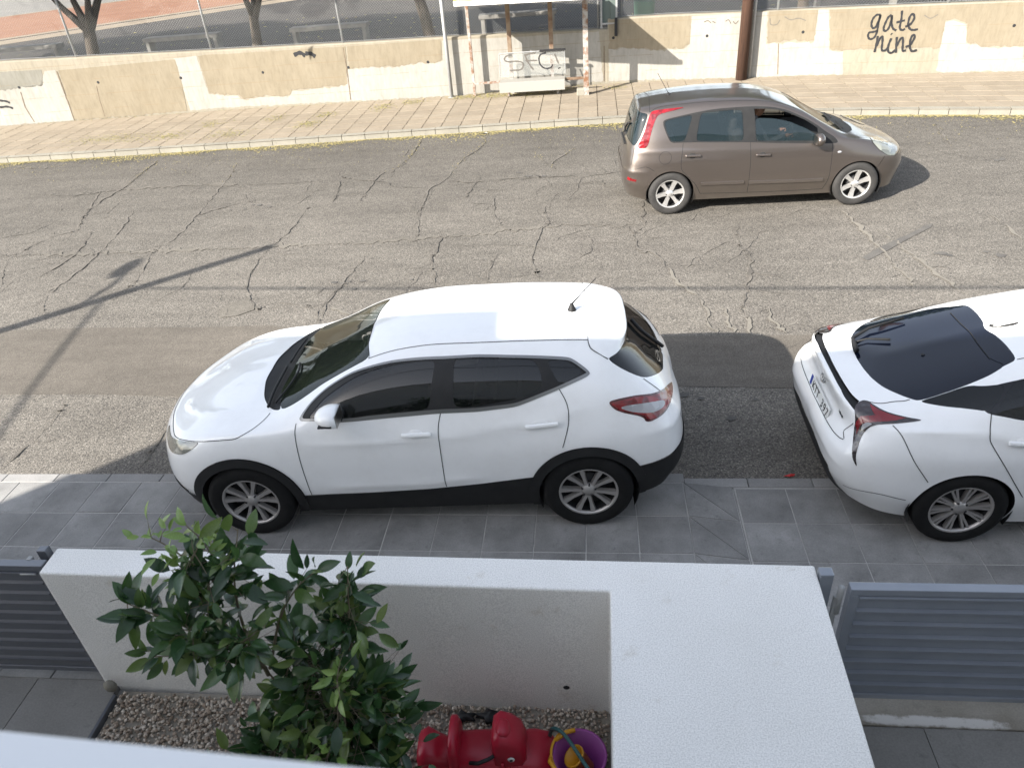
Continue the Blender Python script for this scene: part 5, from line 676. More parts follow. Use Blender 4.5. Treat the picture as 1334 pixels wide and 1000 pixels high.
# ------------------------------------------------------------------ house (behind the viewer) with the balcony parapet
hs_=empty('house',(-1,-6,0),'white house whose balcony parapet runs blurred along the bottom edge','house')
def hb(name,a,b,m,bev=0): 
    a,b=Vector(a),Vector(b); return MB().box((a+b)/2-Vector((-1,-6,0)),b-a,None,bev).build(name,m,hs_)
hb('wall',(-11.3,-10,-.25),(9.5,-1.0,6.30),'house_wall'); hb('roof_parapet',(-11.42,-10.1,6.30),(9.6,-.9,6.46),'house_wall'); hb('roof_parapet',(-11.42,-10.1,6.464),(-7.22,-.9,6.83),'house_wall')
hb('balcony_slab',(-9,-1.0,2.42),(9,.36,2.62),'house_wall')
pp=MB(); a=Vector((-9,.905,0)); 
def pl_(x): return .2985-.055*x
V=[]
for x in (-6,8):
    for y,z in ((pl_(x)-.16,2.62),(pl_(x)-.16,3.60),(pl_(x)-.004,3.60),(pl_(x),3.595),(pl_(x),2.40)): V.append(Vector((x,y,z))-Vector((-1,-6,0)))
pp.add(V,[(i,i+1,i+6,i+5) for i in range(4)]+[(4,0,5,9),(4,3,2,1,0),(5,6,7,8,9)]).build('balcony_parapet','parapet_paint',hs_)
# ------------------------------------------------------------------ garden wall, driveways, gates
gw=empty('garden_wall',(.6,2.8,0),'white rendered L-shaped garden wall with a broad block at its right end','wall')
WZ=1.06
mb=MB(); poly=[(-3.27,2.755),(.063,2.692),(.030,.20),(1.09,.20),(1.155,2.895),(-3.28,2.96)]
mb.prism([(x-.6,y-2.8) for x,y in poly],-.1,WZ); gwo=mb.build('wall','garden_wall',gw)
bv=gwo.modifiers.new('edge','BEVEL'); bv.width=.012; bv.segments=2
MB().lathe([(.0,.001),(.017,.001),(.020,.0)],10,Matrix.Translation((-.197-.6,2.695-2.8,.205))@Matrix.Rotation(R_(90),4,'X')).build('weep_pipe','ink',gw)
MB().ball((-3.18-.6,2.70-2.8,.06),(.045,.03,.05),10,6).build('pipe_stub','far_kerb',gw)
dw=tag(flat('driveway',[(-12,-1.0),(-3.15,-1.0),(-3.15,2.93),(-12,2.93)],-.055,'mortar'),kind='structure')
flat('driveway_bed',[(1.11,-1.0),(12,-1.0),(12,2.92),(1.14,2.92)],-.060,'mortar',dw)
def slab(x0,y0,x1,y1,zt,m='drive_slab',g=.004,par=None):
    return MB().box(((x0+x1)/2,(y0+y1)/2,zt-.03),(x1-x0-g,y1-y0-g,.06),bev=.002).build('paving_slab',m,par or dw)
xs=[-8.4,-7.2,-6.0,-4.84,-3.66+.02]; xs=[-7.75,-6.75,-5.75,-4.75,-3.78,-3.18]
for x0,x1 in zip(xs[:-1],xs[1:]):
    for y0,y1 in ((.6,1.42),(1.42,2.36),(2.36,2.93)): slab(x0,y0,x1,y1,-.012+rnd.uniform(-.001,.001))
MB().box((-3.155,1.6,-.03),(.022,2.15,.08),bev=.003).build('edging','gate_dark',dw)
for x0,x1 in ((1.12,1.86),(1.86,2.72),(2.72,3.6),(3.6,4.6),(4.6,5.6)):
    for y0,y1 in ((1.0,1.72),(1.72,2.66)): slab(x0+.0,y0,x1,y1,-.02+rnd.uniform(-.001,.001))
slab(1.12,2.662,5.6,2.92,-.012,'threshold')
def gate(name,x0,x1,y,z0,z1,n,m,label,stile=None):
    t=empty(name,(x0,y,z0),label,'gate'); L=x1-x0; H=z1-z0
    MB().box((L/2,0,H-.022),(L,.055,.045),bev=.003).build('top_rail',m,t); MB().box((L/2,0,.02),(L,.05,.04),bev=.003).build('bottom_rail',m,t)
    for xx in ((.025,),(L-.025,)) : MB().box((xx[0],0,H/2),(.05,.054,H-.092),bev=.003).build('stile',m,t)
    p=(H-.09)/n
    for i in range(n):
        z=.042+i*p; prof=[(-.012,z),(-.012,z+p*.83),(-.036,z+p*.87),(-.036,z+p*.96),(-.010,z+p*.985),(.012,z+p*.985),(.012,z)]
        M=Matrix(((0,0,1,0),(1,0,0,0),(0,1,0,0),(0,0,0,1))); MB().prism(prof,.05,L-.05,M).build('slat',m,t)
    return t
g1=gate('driveway_gate',-8.0,-3.285,2.835,.05,1.06,10,'gate_dark','dark grey slatted gate closing the driveway left of the white wall')
MB().box((4.60,.035,.985),(.03,.03,.06),bev=.004).build('latch','galv',g1); MB().tube([(4.56,-.035,.95),(4.66,-.035,.95)],.007,8).build('latch_bolt','galv',g1)
po=tag(MB().box((0,0,0),(.06,.05,1.12),bev=.005).build('gate_post','gate_dark'),'dark grey metal gate post fixed to the left end of the white wall','post','metal gate posts'); po.location=(-3.34,2.925,.53)
g2=gate('driveway_gate',1.315,5.2,2.79,.09,1.02,8,'gate_paint','blue grey slatted gate closing the driveway right of the white wall')
po=tag(MB().box((0,0,0),(.07,.06,1.07),bev=.005).build('gate_post','gate_paint'),'blue grey metal gate post between the white wall block and the right gate','post','metal gate posts'); po.location=(1.195,2.83,.55)
MB().box((-.055,.0,.60),(.03,.02,.5),bev=.003).build('hinge_plate','galv',g2); MB().tube([(-.04,0,.72),(-.04,0,.92)],.018,8).build('hinge_pin','galv',g2)
# ------------------------------------------------------------------ gravel bed
tag(flat('gravel_base',[(-3.14,.4),(.06,.4),(.06,2.73),(-3.14,2.73)],-.035,'threshold'),kind='structure')
t_=(1+5**.5)/2; ICO=np.array([(-1,t_,0),(1,t_,0),(-1,-t_,0),(1,-t_,0),(0,-1,t_),(0,1,t_),(0,-1,-t_),(0,1,-t_),(t_,0,-1),(t_,0,1),(-t_,0,-1),(-t_,0,1)])/1.9
IF=np.array([(0,11,5),(0,5,1),(0,1,7),(0,7,10),(0,10,11),(1,5,9),(5,11,4),(11,10,2),(10,7,6),(7,1,8),(3,9,4),(3,4,2),(3,2,6),(3,6,8),(3,8,9),(4,9,5),(2,4,11),(6,2,10),(8,6,7),(9,8,1)])
n=11500; xy=np.stack([nr.uniform(-3.12,.045,n),nr.uniform(1.55,2.70,n)],1); sz=nr.uniform(.007,.0135,n)
rot=nr.normal(size=(n,3,3)); rot=np.linalg.qr(rot)[0]; scl=nr.uniform(.65,1.2,(n,1,3))
V=(ICO[None]*(1+nr.uniform(-.15,.15,(n,12,1)))*scl)@rot*sz[:,None,None]; V[...,:2]+=xy[:,None,:]; V[...,2]+=(-.028+nr.uniform(0,.02,n))[:,None]
F=(IF[None]+12*np.arange(n)[:,None,None]).reshape(-1,3)
tag(link('gravel',np_mesh('gravel',V.reshape(-1,3),F,smooth=False),'pebble'),'pale beige pebbles filling the bed behind the white wall','gravel',kind='stuff')
# ------------------------------------------------------------------ shrubs
def leafmesh(k,fold,curl,w):
    V=[];F=[]; n=6
    for i in range(n+1):
        u=i/n; ww=w*math.sin(math.pi*min(1,(u**.85)))**.8*.5 if 0<i<n else .004; z=-curl*u*u
        V+=[(-ww,u,z+fold*ww),(0,u,z),(ww,u,z+fold*ww)]
    for i in range(n):
        for s in (0,1): F.append((i*3+s,i*3+s+1,(i+1)*3+s+1,(i+1)*3+s))
    me=np_mesh('leaf',np.array(V),F,smooth=True); return me
def shrub(name,base,branches,nlim,label,seed,lsize):
    R=random.Random(seed); t=empty(name,base,label,'shrub'); B=Vector(base)
    lm=[leafmesh(i,f,c,w) for i,(f,c,w) in enumerate(((.5,.12,.40),(.3,.25,.43),(.6,.05,.38),(.4,.38,.41),(.2,.18,.45)))]; ym=[m.copy() for m in lm[:2]]
    for m in lm: m.materials.append(MATS['citrus_leaf'])
    for m in ym: m.materials.append(MATS['young_leaf'])
    items=[]; wood_=MB()
    for (P,r0,nl,spread,kind) in branches:
        Q=[Vector(p) for p in catmull(P,6)]; n=len(Q); wood_.tube([q-B for q in Q],[max(.0025,r0*(1-.85*i/(n-1))) for i in range(n)],7)
        for _ in range(nl):
            f=R.random()**.6; f=.25+.75*f if len(P)>2 else f; k=min(n-2,int(f*(n-1))); q=Q[k].lerp(Q[k+1],R.random()); d=(Q[k+1]-Q[max(0,k-1)]).normalized()
            off=Vector((R.gauss(0,1),R.gauss(0,1),R.gauss(0,.8)))*spread*(.55+.45*R.random()); p=q+off
            if off.length>.07: wood_.tube([q-B,(q+p)/2-B+Vector((0,0,.01)),p-B],[.0025,.0018,.0012],4,False)
            dir_=(d*R.uniform(.0,.8)+off.normalized()*R.uniform(.3,1.)+Vector((R.gauss(0,.35),R.gauss(0,.35),R.gauss(-.05,.4)))).normalized()
            up=(Vector((0,-.35,1))+Vector((R.gauss(0,.45),R.gauss(0,.45),R.gauss(0,.3)))).normalized()
            items.append((p,dir_,up,R.choice((R.uniform(.5,.8),R.uniform(.8,1.2),R.uniform(.9,1.3)))*lsize*(.62 if kind else 1),kind))
    wood_.build('stem','twig',t)
    def mtx(it):
        p,d,up,s,k=it; x=d.cross(up).normalized(); z=x.cross(d); return Matrix(((x.x*s,d.x*s,z.x*s,p.x),(x.y*s,d.y*s,z.y*s,p.y),(x.z*s,d.z*s,z.z*s,p.z),(0,0,0,1)))
    cv=cam.matrix_world.translation; items.sort(key=lambda it:(it[0]-cv).length)
    for it in items[:nlim]:
        o=link('leaf',R.choice(ym if it[4] else lm),None,t); o.matrix_parent_inverse=Matrix.Identity(4); o.matrix_local=Matrix.Translation(-B)@mtx(it)
    V=[];F=[]
    for it in items[nlim:]:
        m=R.choice(lm); M=Matrix.Translation(-B)@mtx(it); o=len(V); V+=[M@v.co for v in m.vertices]; F+=[tuple(i+o for i in f.vertices) for f in m.polygons]
    if V:
        mb=MB(); mb.add(V,F,True); tag(mb.build('foliage','citrus_leaf_mass',t),kind='stuff')
    return t
b1=(-1.340,1.98,0)
br1=[([(-1.340,1.98,0),(-1.370,2.0,.5),(-1.460,2.0,1.0),(-1.560,2.02,1.38)],.017,0,0.000,0),
 ([(-1.520,2.0,1.25),(-1.560,2.02,1.55),(-1.540,2.05,1.82),(-1.470,2.1,2.08)],.010,54,0.045,0),
 ([(-1.540,2.0,1.35),(-1.660,2.0,1.65),(-1.710,2.03,1.88),(-1.660,2.08,2.00)],.009,46,0.049,0),
 ([(-1.560,2.0,1.35),(-1.790,1.98,1.60),(-1.940,1.98,1.70),(-2.040,2.0,1.73)],.008,40,0.034,0),
 ([(-1.540,2.0,1.3),(-1.760,1.95,1.44),(-1.890,1.92,1.48),(-1.990,1.92,1.47)],.007,25,0.024,0),
 ([(-1.500,2.0,1.3),(-1.400,2.05,1.58),(-1.310,2.1,1.72),(-1.200,2.12,1.82)],.008,30,0.030,0),
 ([(-1.520,2.0,1.3),(-1.540,1.92,1.5),(-1.500,1.88,1.62),(-1.420,1.88,1.70)],.009,61,0.053,0),
 ([(-1.540,2.0,1.3),(-1.640,1.94,1.5),(-1.700,1.90,1.62),(-1.740,1.92,1.70)],.009,61,0.053,0),
 ([(-1.540,2.0,1.35),(-1.600,1.98,1.6),(-1.640,1.98,1.75),(-1.620,2.0,1.86)],.009,54,0.053,0),
 ([(-1.480,2.0,1.05),(-1.420,1.98,1.28),(-1.360,1.98,1.40),(-1.320,2.0,1.50)],.007,25,0.038,0),
 ([(-1.420,2.0,.75),(-1.500,1.98,.95),(-1.540,1.98,1.05)],.005,8,0.030,0),
 ([(-1.640,2.05,1.85),(-1.780,2.07,2.0),(-1.870,2.08,2.06)],.004,20,.035,1),([(-1.580,2.05,1.75),(-1.640,2.1,1.98),(-1.690,2.1,2.10)],.004,18,.03,1),([(-1.670,2.02,1.7),(-1.740,2.05,1.85),(-1.780,2.06,1.95)],.004,20,.04,1)]
shrub('citrus_tree',b1,br1,300,'young citrus tree with a leaning stem and spreading crown before the white wall',11,.112)['category']='tree'
b2=(-1.27,2.02,0)
br2=[([(-1.274,2.02,0),(-1.243,2.08,.5),(-1.181,2.13,1.1),(-1.134,2.16,1.48),(-1.087,2.18,1.78)],.013,89,0.056,0),
 ([(-1.181,2.12,1.1),(-1.157,2.13,1.35),(-1.150,2.15,1.52)],.007,67,0.067,0),
 ([(-1.274,2.02,.2),(-1.330,2.0,.7),(-1.350,2.0,1.1),(-1.290,2.05,1.34)],.012,176,0.095,0),
 ([(-1.274,2.02,.2),(-1.212,1.95,.7),(-1.165,1.93,1.05),(-1.181,1.95,1.24)],.012,208,0.106,0),
 ([(-1.274,2.02,.2),(-1.150,2.0,.6),(-1.087,2.0,.9),(-1.064,2.02,1.12)],.011,197,0.095,0),
 ([(-1.274,2.02,.2),(-1.470,1.9,.5),(-1.550,1.86,.75),(-1.510,1.86,.95)],.010,197,0.101,0),
 ([(-1.274,2.02,.2),(-1.310,1.8,.5),(-1.310,1.74,.8),(-1.290,1.72,.98)],.010,249,0.112,0),
 ([(-1.274,2.02,.2),(-1.150,1.85,.4),(-1.079,1.80,.6),(-1.056,1.80,.8)],.010,228,0.101,0),
 ([(-1.274,2.02,.15),(-1.470,1.82,.3),(-1.610,1.78,.45),(-1.630,1.78,.55)],.009,166,0.090,0),
 ([(-1.274,2.02,.15),(-1.370,1.78,.25),(-1.430,1.70,.4),(-1.430,1.66,.55)],.009,208,0.101,0),
 ([(-1.274,2.02,.15),(-1.150,1.78,.2),(-1.103,1.70,.35),(-1.087,1.68,.5)],.009,208,0.101,0),
 ([(-1.274,2.02,.15),(-1.259,1.8,.3),(-1.243,1.7,.5),(-1.228,1.66,.68)],.009,187,0.101,0),
 ([(-1.550,1.9,.2),(-1.800,1.98,.24),(-2.000,2.02,.27),(-2.130,2.03,.29)],.005,26,0.039,0),
 ([(-1.181,1.95,1.16),(-1.150,1.9,1.32),(-1.126,1.9,1.42)],.005,22,.04,1),([(-1.228,1.75,.92),(-1.196,1.72,1.06),(-1.165,1.72,1.14)],.005,24,.05,1),([(-1.370,1.78,.9),(-1.320,1.74,1.02),(-1.274,1.74,1.08)],.005,20,.045,1)]
shrub('citrus_shrub',b2,br2,300,'dense dark green citrus shrub with one tall upright branch before the white wall',12,.110)
# ------------------------------------------------------------------ toys in the gravel
ty=empty('ride_on_toy',(-.62,2.345,-.045),'red plastic ride-on toy animal with an eye lying on the gravel','toy',rz=.06)
def loft(name,secs,m,par,n=18,pw=3.2):
    V=[];F=[]
    for (x,zc,hy,hz,yo) in secs:
        for k in range(n):
            a=2*math.pi*k/n; c,s=math.cos(a),math.sin(a); V.append((x,yo+hy*abs(c)**(2/pw)*(1 if c>0 else -1),zc+hz*abs(s)**(2/pw)*(1 if s>0 else -1)))
    L=len(secs)
    for i in range(L-1):
        for k in range(n): F.append((i*n+k,(i+1)*n+k,(i+1)*n+(k+1)%n,i*n+(k+1)%n))
    F+=[tuple(range(n)),tuple((L-1)*n+k for k in range(n-1,-1,-1))]
    o=MB().add(V,F,True).build(name,m,par); return o
loft('body',[(-.42,.14,.07,.06,0),(-.41,.14,.10,.11,0),(-.36,.15,.115,.13,0),(-.30,.13,.10,.10,0),(-.24,.11,.085,.085,0),(-.19,.12,.12,.10,0),(0,.11,.13,.10,0),(.1,.11,.12,.10,0),(.25,.10,.14,.09,0),(.33,.09,.13,.08,0),(.38,.08,.08,.05,0)],'toy_red',ty)
loft('backrest',[(-.225,.2,.12,.15,0),(-.215,.21,.13,.17,0),(-.185,.21,.13,.17,0),(-.170,.2,.115,.14,0)],'toy_red',ty)
loft('head',[(.015,.24,.06,.09,-.01),(.03,.26,.10,.14,-.01),(.07,.28,.11,.155,-.01),(.13,.27,.105,.14,-.01),(.18,.24,.10,.11,-.01),(.205,.22,.07,.07,-.01)],'toy_red',ty,20,4)
loft('brow',[(.05,.40,.03,.02,-.03),(.07,.415,.055,.03,-.03),(.11,.41,.05,.028,-.03),(.13,.395,.02,.015,-.03)],'toy_red',ty)
Mx=Matrix.Translation((.125,-.118,.26))@Matrix.Rotation(R_(90),4,'X'); ey=MB().lathe([(0,.006),(.017,.005),(.020,0)],16,Mx).build('eye','eye_white',ty); MB().lathe([(0,.009),(.009,.008),(.010,.004)],14,Mx).build('pupil','ink',ey)
MB().tube([(-.11,-.10,.20),(-.06,-.125,.24),(.0,-.12,.27),(.03,-.11,.285)],.011,8).build('handle_strap','ink',ty)
MB().box((.075,-.128,.20),(.018,.015,.07),bev=.005).build('cheek_rib','toy_red',ty)
bk=empty('bucket',(-.115,2.29,-.01),'purple plastic tub with yellow rim and handle beside the red toy','bucket',rz=.2)
MB().lathe([(0,.0),(.10,.0),(.112,.02),(.145,.20),(.152,.20),(.152,.212),(.138,.212),(.108,.03),(0,.02)],28).build('tub','toy_purple',bk)
MB().lathe([(.150,.195),(.164,.195),(.164,.222),(.150,.222)],14,None,True,(R_(120),R_(270))).build('rim_band','toy_yellow',bk); MB().tube([(-.155,.02,.20),(-.17,-.03,.235),(-.14,-.10,.25),(-.06,-.155,.25),(.03,-.16,.235)],.012,8).build('handle','toy_yellow',bk); MB().tube([(-.12,.10,.21),(-.05,.13,.225),(.0,.135,.225)],.013,8).build('handle','toy_yellow',bk)
cu=empty('toy_cup',(-.07,2.30,.03),'small yellow toy cup lying inside the purple tub','toy'); MB().lathe([(.0,.0),(.04,.0),(.062,.13),(.066,.13),(.066,.138),(.055,.138),(.036,.01)],20,Matrix.Translation((0,0,.02))@Matrix.Rotation(R_(-35),4,'Y')).build('shell','toy_yellow',cu)
tag(MB().tube(catmull([(-.30,2.46,.02),(-.27,2.42,.22),(-.20,2.36,.27),(-.10,2.22,.27),(-.03,2.12,.25),(.02,2.0,.2),(.0,1.8,.05),(-.1,1.62,.01)],6),.011,8).build('garden_hose','hose'),'dark teal hose hanging over the purple tub beside the red toy','hose')
for k,(x,y,s,lb) in enumerate(((-.82,2.60,.055,'black plastic scrap left of two lying by the wall base behind the red toy'),(-.66,2.61,.065,'black plastic scrap right of two lying by the wall base behind the red toy'))):
    mb=MB(); mb.ball((0,0,0),(s*1.2,s*.6,s*.5),10,6); o=mb.build('plastic_scrap','black_rock'); 
    for v in o.data.vertices: v.co*=1+.5*math.sin(v.co.x*90+k)*math.cos(v.co.y*120)
    o.location=(x,y,.02); tag(o,lb,'scrap','black plastic scraps')
mb=MB(); mb.add([(0,0,0),(.05,.012,.01),(.07,-.01,.004),(.03,-.028,.012),(.09,.02,.0),(-.02,-.012,.006)],[(0,3,1),(1,3,2),(1,2,4),(0,5,3)]); o=mb.build('red_wrapper','red_scrap'); o.location=(1.57,4.92,-.045); tag(o,'small red scrap on the asphalt beside the right white car bumper','litter')
mb=MB(); mb.add([(0,0,0),(.09,.02,.02),(.13,-.03,.01),(.05,-.06,.03),(-.03,-.04,.01)],[(0,4,3),(0,3,1),(1,3,2)]); o=mb.build('paper_scrap','paper'); o.location=(-2.35,16.2,-.04); tag(o,'crumpled white paper scrap in the gutter by the far kerb','litter')
# ------------------------------------------------------------------ cars
SIDE={'side_window','front_door','rear_door','headlight','tail_lamp','tail_lamp_lens','tail_lamp_strip','window_pillar','window_trim','window_frame','reflector','cladding','tail_lamp_surround'}
CREASES={'SUV':[([(.66,.395),(.55,.40),(.42,.405),(.30,.425),(.22,.445)],.016,.045),([(.63,.165),(.5,.17),(.38,.20)],.014,.05),([(.79,.68),(.84,.645),(.90,.61),(.955,.575)],.013,.035),([(.78,.86),(.84,.84),(.88,.82)],.004,.04),([(.18,.33),(.10,.34),(.0,.34)],.014,.05)],
 'HYB':[([(.17,.455),(.24,.435),(.32,.425),(.45,.415),(.6,.41)],.018,.05),([(.36,.15),(.5,.16),(.62,.15)],.012,.05),([(.0,.30),(.08,.29),(.13,.24)],.012,.04)],
 'MPV':[([(.10,.40),(.3,.395),(.5,.39),(.70,.385)],.009,.035),([(.03,.235),(.12,.24),(.19,.235)],.014,.04)]}
SMOOTH={'tail_lamp_surround','side_window','tail_lamp','tail_lamp_lens','headlight','rear_window','roof_panel','windscreen','cowl_panel','window_trim','window_pillar','window_frame','bonnet','spoiler'}
def car(name,label,cat,key,sp):
    rows=NETS[key]; S=Surf(rows,creases=CREASES.get(key,())); _,O,fd,z,scl=PLACE[key]; rz=math.atan2(fd[1],fd[0])
    t=empty(name,(O[0],O[1],z),label,cat,sp.get('group'),rz,scl)
    xm=max(p[0] for r in rows for p in r); Ls,Lt=xm+.8,1.9
    regs=REGS[key]; pts=[];edges=[];idx={}
    def addp(p):
        k=(round(p[0],5),round(p[1],5))
        if k not in idx: idx[k]=len(pts); pts.append(Vector((k[0]*Ls,k[1]*Lt)))
        return idx[k]
    def addpoly(P,closed=True):
        D=[np.array([min(max(p[0],0),1),min(max(p[1],0),1)]) for p in P]; D=[d/np.array([1/Ls,1/Lt]) for d in D]; D=dens(D,.035,closed); I=[addp((d[0]/Ls,d[1]/Lt)) for d in D]
        for a,b in zip(I,I[1:]+(I[:1] if closed else [])):
            if a!=b: edges.append((a,b))
    def chaikin(P):
        o=[]; P=[(-.03 if p[0]<=.001 else 1.03 if p[0]>=.999 else p[0], 1.06 if p[1]>=.999 else p[1]) for p in P]
        for a,b in zip(P,P[1:]+P[:1]):
            a=np.array(a,float);b=np.array(b,float); L_=np.linalg.norm((b-a)*[Ls,Lt]); k=min(.25,.03/max(L_,1e-6)); o+=[tuple(a+(b-a)*k),tuple(b-(b-a)*k)]
        return o
    regs=[[r[0],r[1],(chaikin(chaikin([tuple(p) for p in r[2]])) if r[0] in SMOOTH else r[2]),r[3]] for r in regs]
    addpoly([(0,0),(1,0),(1,1),(0,1)])
    for i in range(1,108):
        for j in range(1,44): addp((i/108,j/44))
    for r in regs: addpoly(r[2])
    res=delaunay_2d_cdt(pts,edges,[],0,1e-6)
    ST=np.array([[v[0]/Ls,v[1]/Lt] for v in res[0]]); F=np.array([f for f in res[2] if len(f)==3]); C=ST[F].mean(1)
    lab=np.full(len(F),-1)
    for k in range(len(regs)-1,-1,-1): lab[inpoly(C,[tuple(p) for p in regs[k][2]])]=k
    P0=S.P(ST); N0=S.Nm(ST)
    def mesh(faces,off,sides):
        used=np.unique(faces); mp=np.full(len(ST),-1); mp[used]=np.arange(len(used)); f=mp[faces]; V=[];NN=[];FF=[]
        for sg in sides:
            v=(P0[used]+N0[used]*off)*[1,sg,1]; n=N0[used]*[1,sg,1]; o=len(V)*len(used); 
            tri=v[f]; fn=np.cross(tri[:,1]-tri[:,0],tri[:,2]-tri[:,0]); fl=(fn*n[f].mean(1)).sum(1)<0; g=f.copy(); g[fl]=g[fl][:,::-1]
            V.append(v);NN.append(n);FF.append(g+o)
        me=np_mesh('panel',np.concatenate(V),np.concatenate(FF),smooth=True); me.normals_split_custom_set_from_vertices([tuple(x) for x in np.concatenate(NN)]); return me
    groups={}
    for k in range(-1,len(regs)):
        fs=F[lab==k]
        if len(fs)==0: continue
        if k==-1: groups.setdefault(('body',sp['paint'],0.),[]).append(fs); continue
        nm,m,_,off=regs[k]
        if m is None: continue
        key2=(nm,m,off) if nm not in('side_window','tail_lamp_lens','cladding') else (nm,m,off,k)
        groups.setdefault(key2,[]).append(fs)
    objs={}
    for gk,fl in groups.items():
        nm,m,off=gk[:3]; fs=np.concatenate(fl)
        for sides in (((1,),(-1,)) if nm in SIDE else ((1,-1),)):
            o=link(nm,mesh(fs,off,sides),m,t); objs.setdefault(nm,[]).append((o,sides))
    # shut lines
    mb=MB()
    for P in SEAMS[key]:
        Q=catmull([np.array(p)*[Ls,Lt] for p in P],5); Q=np.array(dens(Q,.03))/[Ls,Lt]; p3=S.P(Q);n3=S.Nm(Q); w=sp.get('seam',.006)
        for sg in (1,-1):
            V=[];
            for i in range(len(Q)):
                tt=p3[min(i+1,len(Q)-1)]-p3[max(i-1,0)]; s=np.cross(n3[i],tt); s=s/(np.linalg.norm(s)+1e-9)*w/2; b=p3[i]+n3[i]*.0022
                V+=[(b+s)*[1,sg,1],(b-s)*[1,sg,1]]
            mb.add(V,[((2*i,2*i+1,2*i+3,2*i+2) if sg>0 else (2*i+2,2*i+3,2*i+1,2*i)) for i in range(len(Q)-1)],True)
    tag(mb.build('panel_gap','seam',t),kind='stuff')
    # underside, wheel houses, cabin
    L=xm; r=sp['wr']
    MB().box((L/2,0,.235),(L-1.2,1.30,.05)).build('underbody','plastic',t)
    for ax in (sp['ra'],sp['fa']):
        for sg in (1,-1):
            M=Matrix.Translation((ax,sg*.60,r))@Matrix.Rotation(R_(90),4,'X'); mb=MB(); rr=sp['arch']+.012
            mb.lathe([(.02,.02*sg),(rr,.0*sg),(rr,-sg*(sp['hw']-.625))],20,M,True,(R_(-25),R_(205))).build('wheel_house','plastic',t)
    # wheels
    for ax in (sp['ra'],sp['fa']):
        for sg in (1,-1):
            w=bpy.data.objects.new('wheel',None); COL.objects.link(w); w.empty_display_size=.1; w.parent=t
            dz=sp.get('droop',0) if sg==-sp['near'] else 0
            w.location=(ax,sg*(sp['hw']-.105),r-dz); w.rotation_euler=(R_(-90) if sg>0 else R_(90),rnd.uniform(0,6.28) if 'spin' not in sp else 0,0)
            w.rotation_mode='XYZ'
            k=('w',key)
            if k not in CACHE: CACHE[k]=wheel_parts(sp)
            spin=sp.get('spin',{}).get(ax,rnd.uniform(0,6.28))
            for nm,me in CACHE[k]:
                o=link(nm,me,None,w); o.rotation_euler=(0,0,spin)
    # cabin
    for sx,n_ in ((sp['seat_f'],2),(sp['seat_r'],1)):
        for sy in ((-.36,.36) if n_==2 else (0,)):
            wd=.50 if n_==2 else 1.2; so=MB().box((sx,sy,.50),(.52,wd,.20),bev=.05).box((sx-.30,sy,.80),(.16,wd,.60),Matrix.Rotation(R_(-14),3,'Y'),.05).build('seat',sp.get('seatm','seat_cloth'),t)
            for hy in ((sy,) if n_==2 else (-.36,.36)): MB().box((sx-.40,hy,1.16),(.09,.26,.17),bev=.035).build('headrest',sp.get('seatm','seat_cloth'),so)
    MB().box((sp['dash'],0,.80),(.42,1.30,.26),bev=.06).build('dashboard','plastic',t)
    dy=sp['drv']*.36; Mw=Matrix.Translation((sp['dash']-.34,dy,.92))@Matrix.Rotation(R_(-62),4,'Y')
    MB().lathe([(.17+.016*math.cos(a),.016*math.sin(a)) for a in np.linspace(0,2*math.pi,9)],24,Mw).box(Mw@Vector((0,0,0)),(.05,.32,.03),Mw.to_3x3()).build('steering_wheel','plastic',t)
    MB().box((L*.5,0,.30),(L*.62,1.42,.04)).build('cabin_floor','seat_cloth',t)
    # door handles
    for st0,st1 in sp['handles']:
        for sg in (1,-1):
            a=S.P([st0])[0]*[1,sg,1];b=S.P([st1])[0]*[1,sg,1];n=S.Nm([st0])[0]*[1,sg,1]; tt=Vector(b-a).normalized(); nv=Vector(n); up=nv.cross(tt).normalized(); 
            if up.z<0: up=-up
            rot=Matrix((tt,nv,up)).transposed(); c=(Vector(a)+Vector(b))/2+nv*.020; ln=(Vector(b)-Vector(a)).length
            hd=MB().box(c,(ln,.026,.034),rot,.011).build('door_handle',sp['handle_m'],t)
            MB().ball((Vector(a)+Vector(b))/2-tt*ln*.04+nv*.001,(ln*.24,.004,.038),14,6,rot).build('handle_recess',sp.get('recess','seam'),hd)
    # mirrors
    for sg in (1,-1):
        c=Vector(sp['mirror']); c.y*=sg; c.z+=(sp.get('mfar',0) if sg!=sp['near'] else 0); mo=MB().ball(c,sp.get('mirs',(.085,.115,.078)),16,10)
        for i,v in enumerate(mo.v):
            d=Vector(v)-c
            if d.x<-.045: mo.v[i]=(c.x-.045,v[1],v[2])
        o=mo.build('wing_mirror',sp['mirror_m'],t); MB().box(c+Vector((-.0,-sg*.10,-.06)),(.10,.12,.05),bev=.015).build('mirror_foot','plastic',o); MB().box(c+Vector((-.048,0,0)),(.006,.17,.105),bev=.003).build('mirror_glass','chrome',o)
        if sp.get('mstripe'): MB().box(c+Vector((.03,sg*.03,-.018)),(.10,.175,.014),bev=.004).build('mirror_stripe','gloss_black',o)
    return t,S
CACHE={}
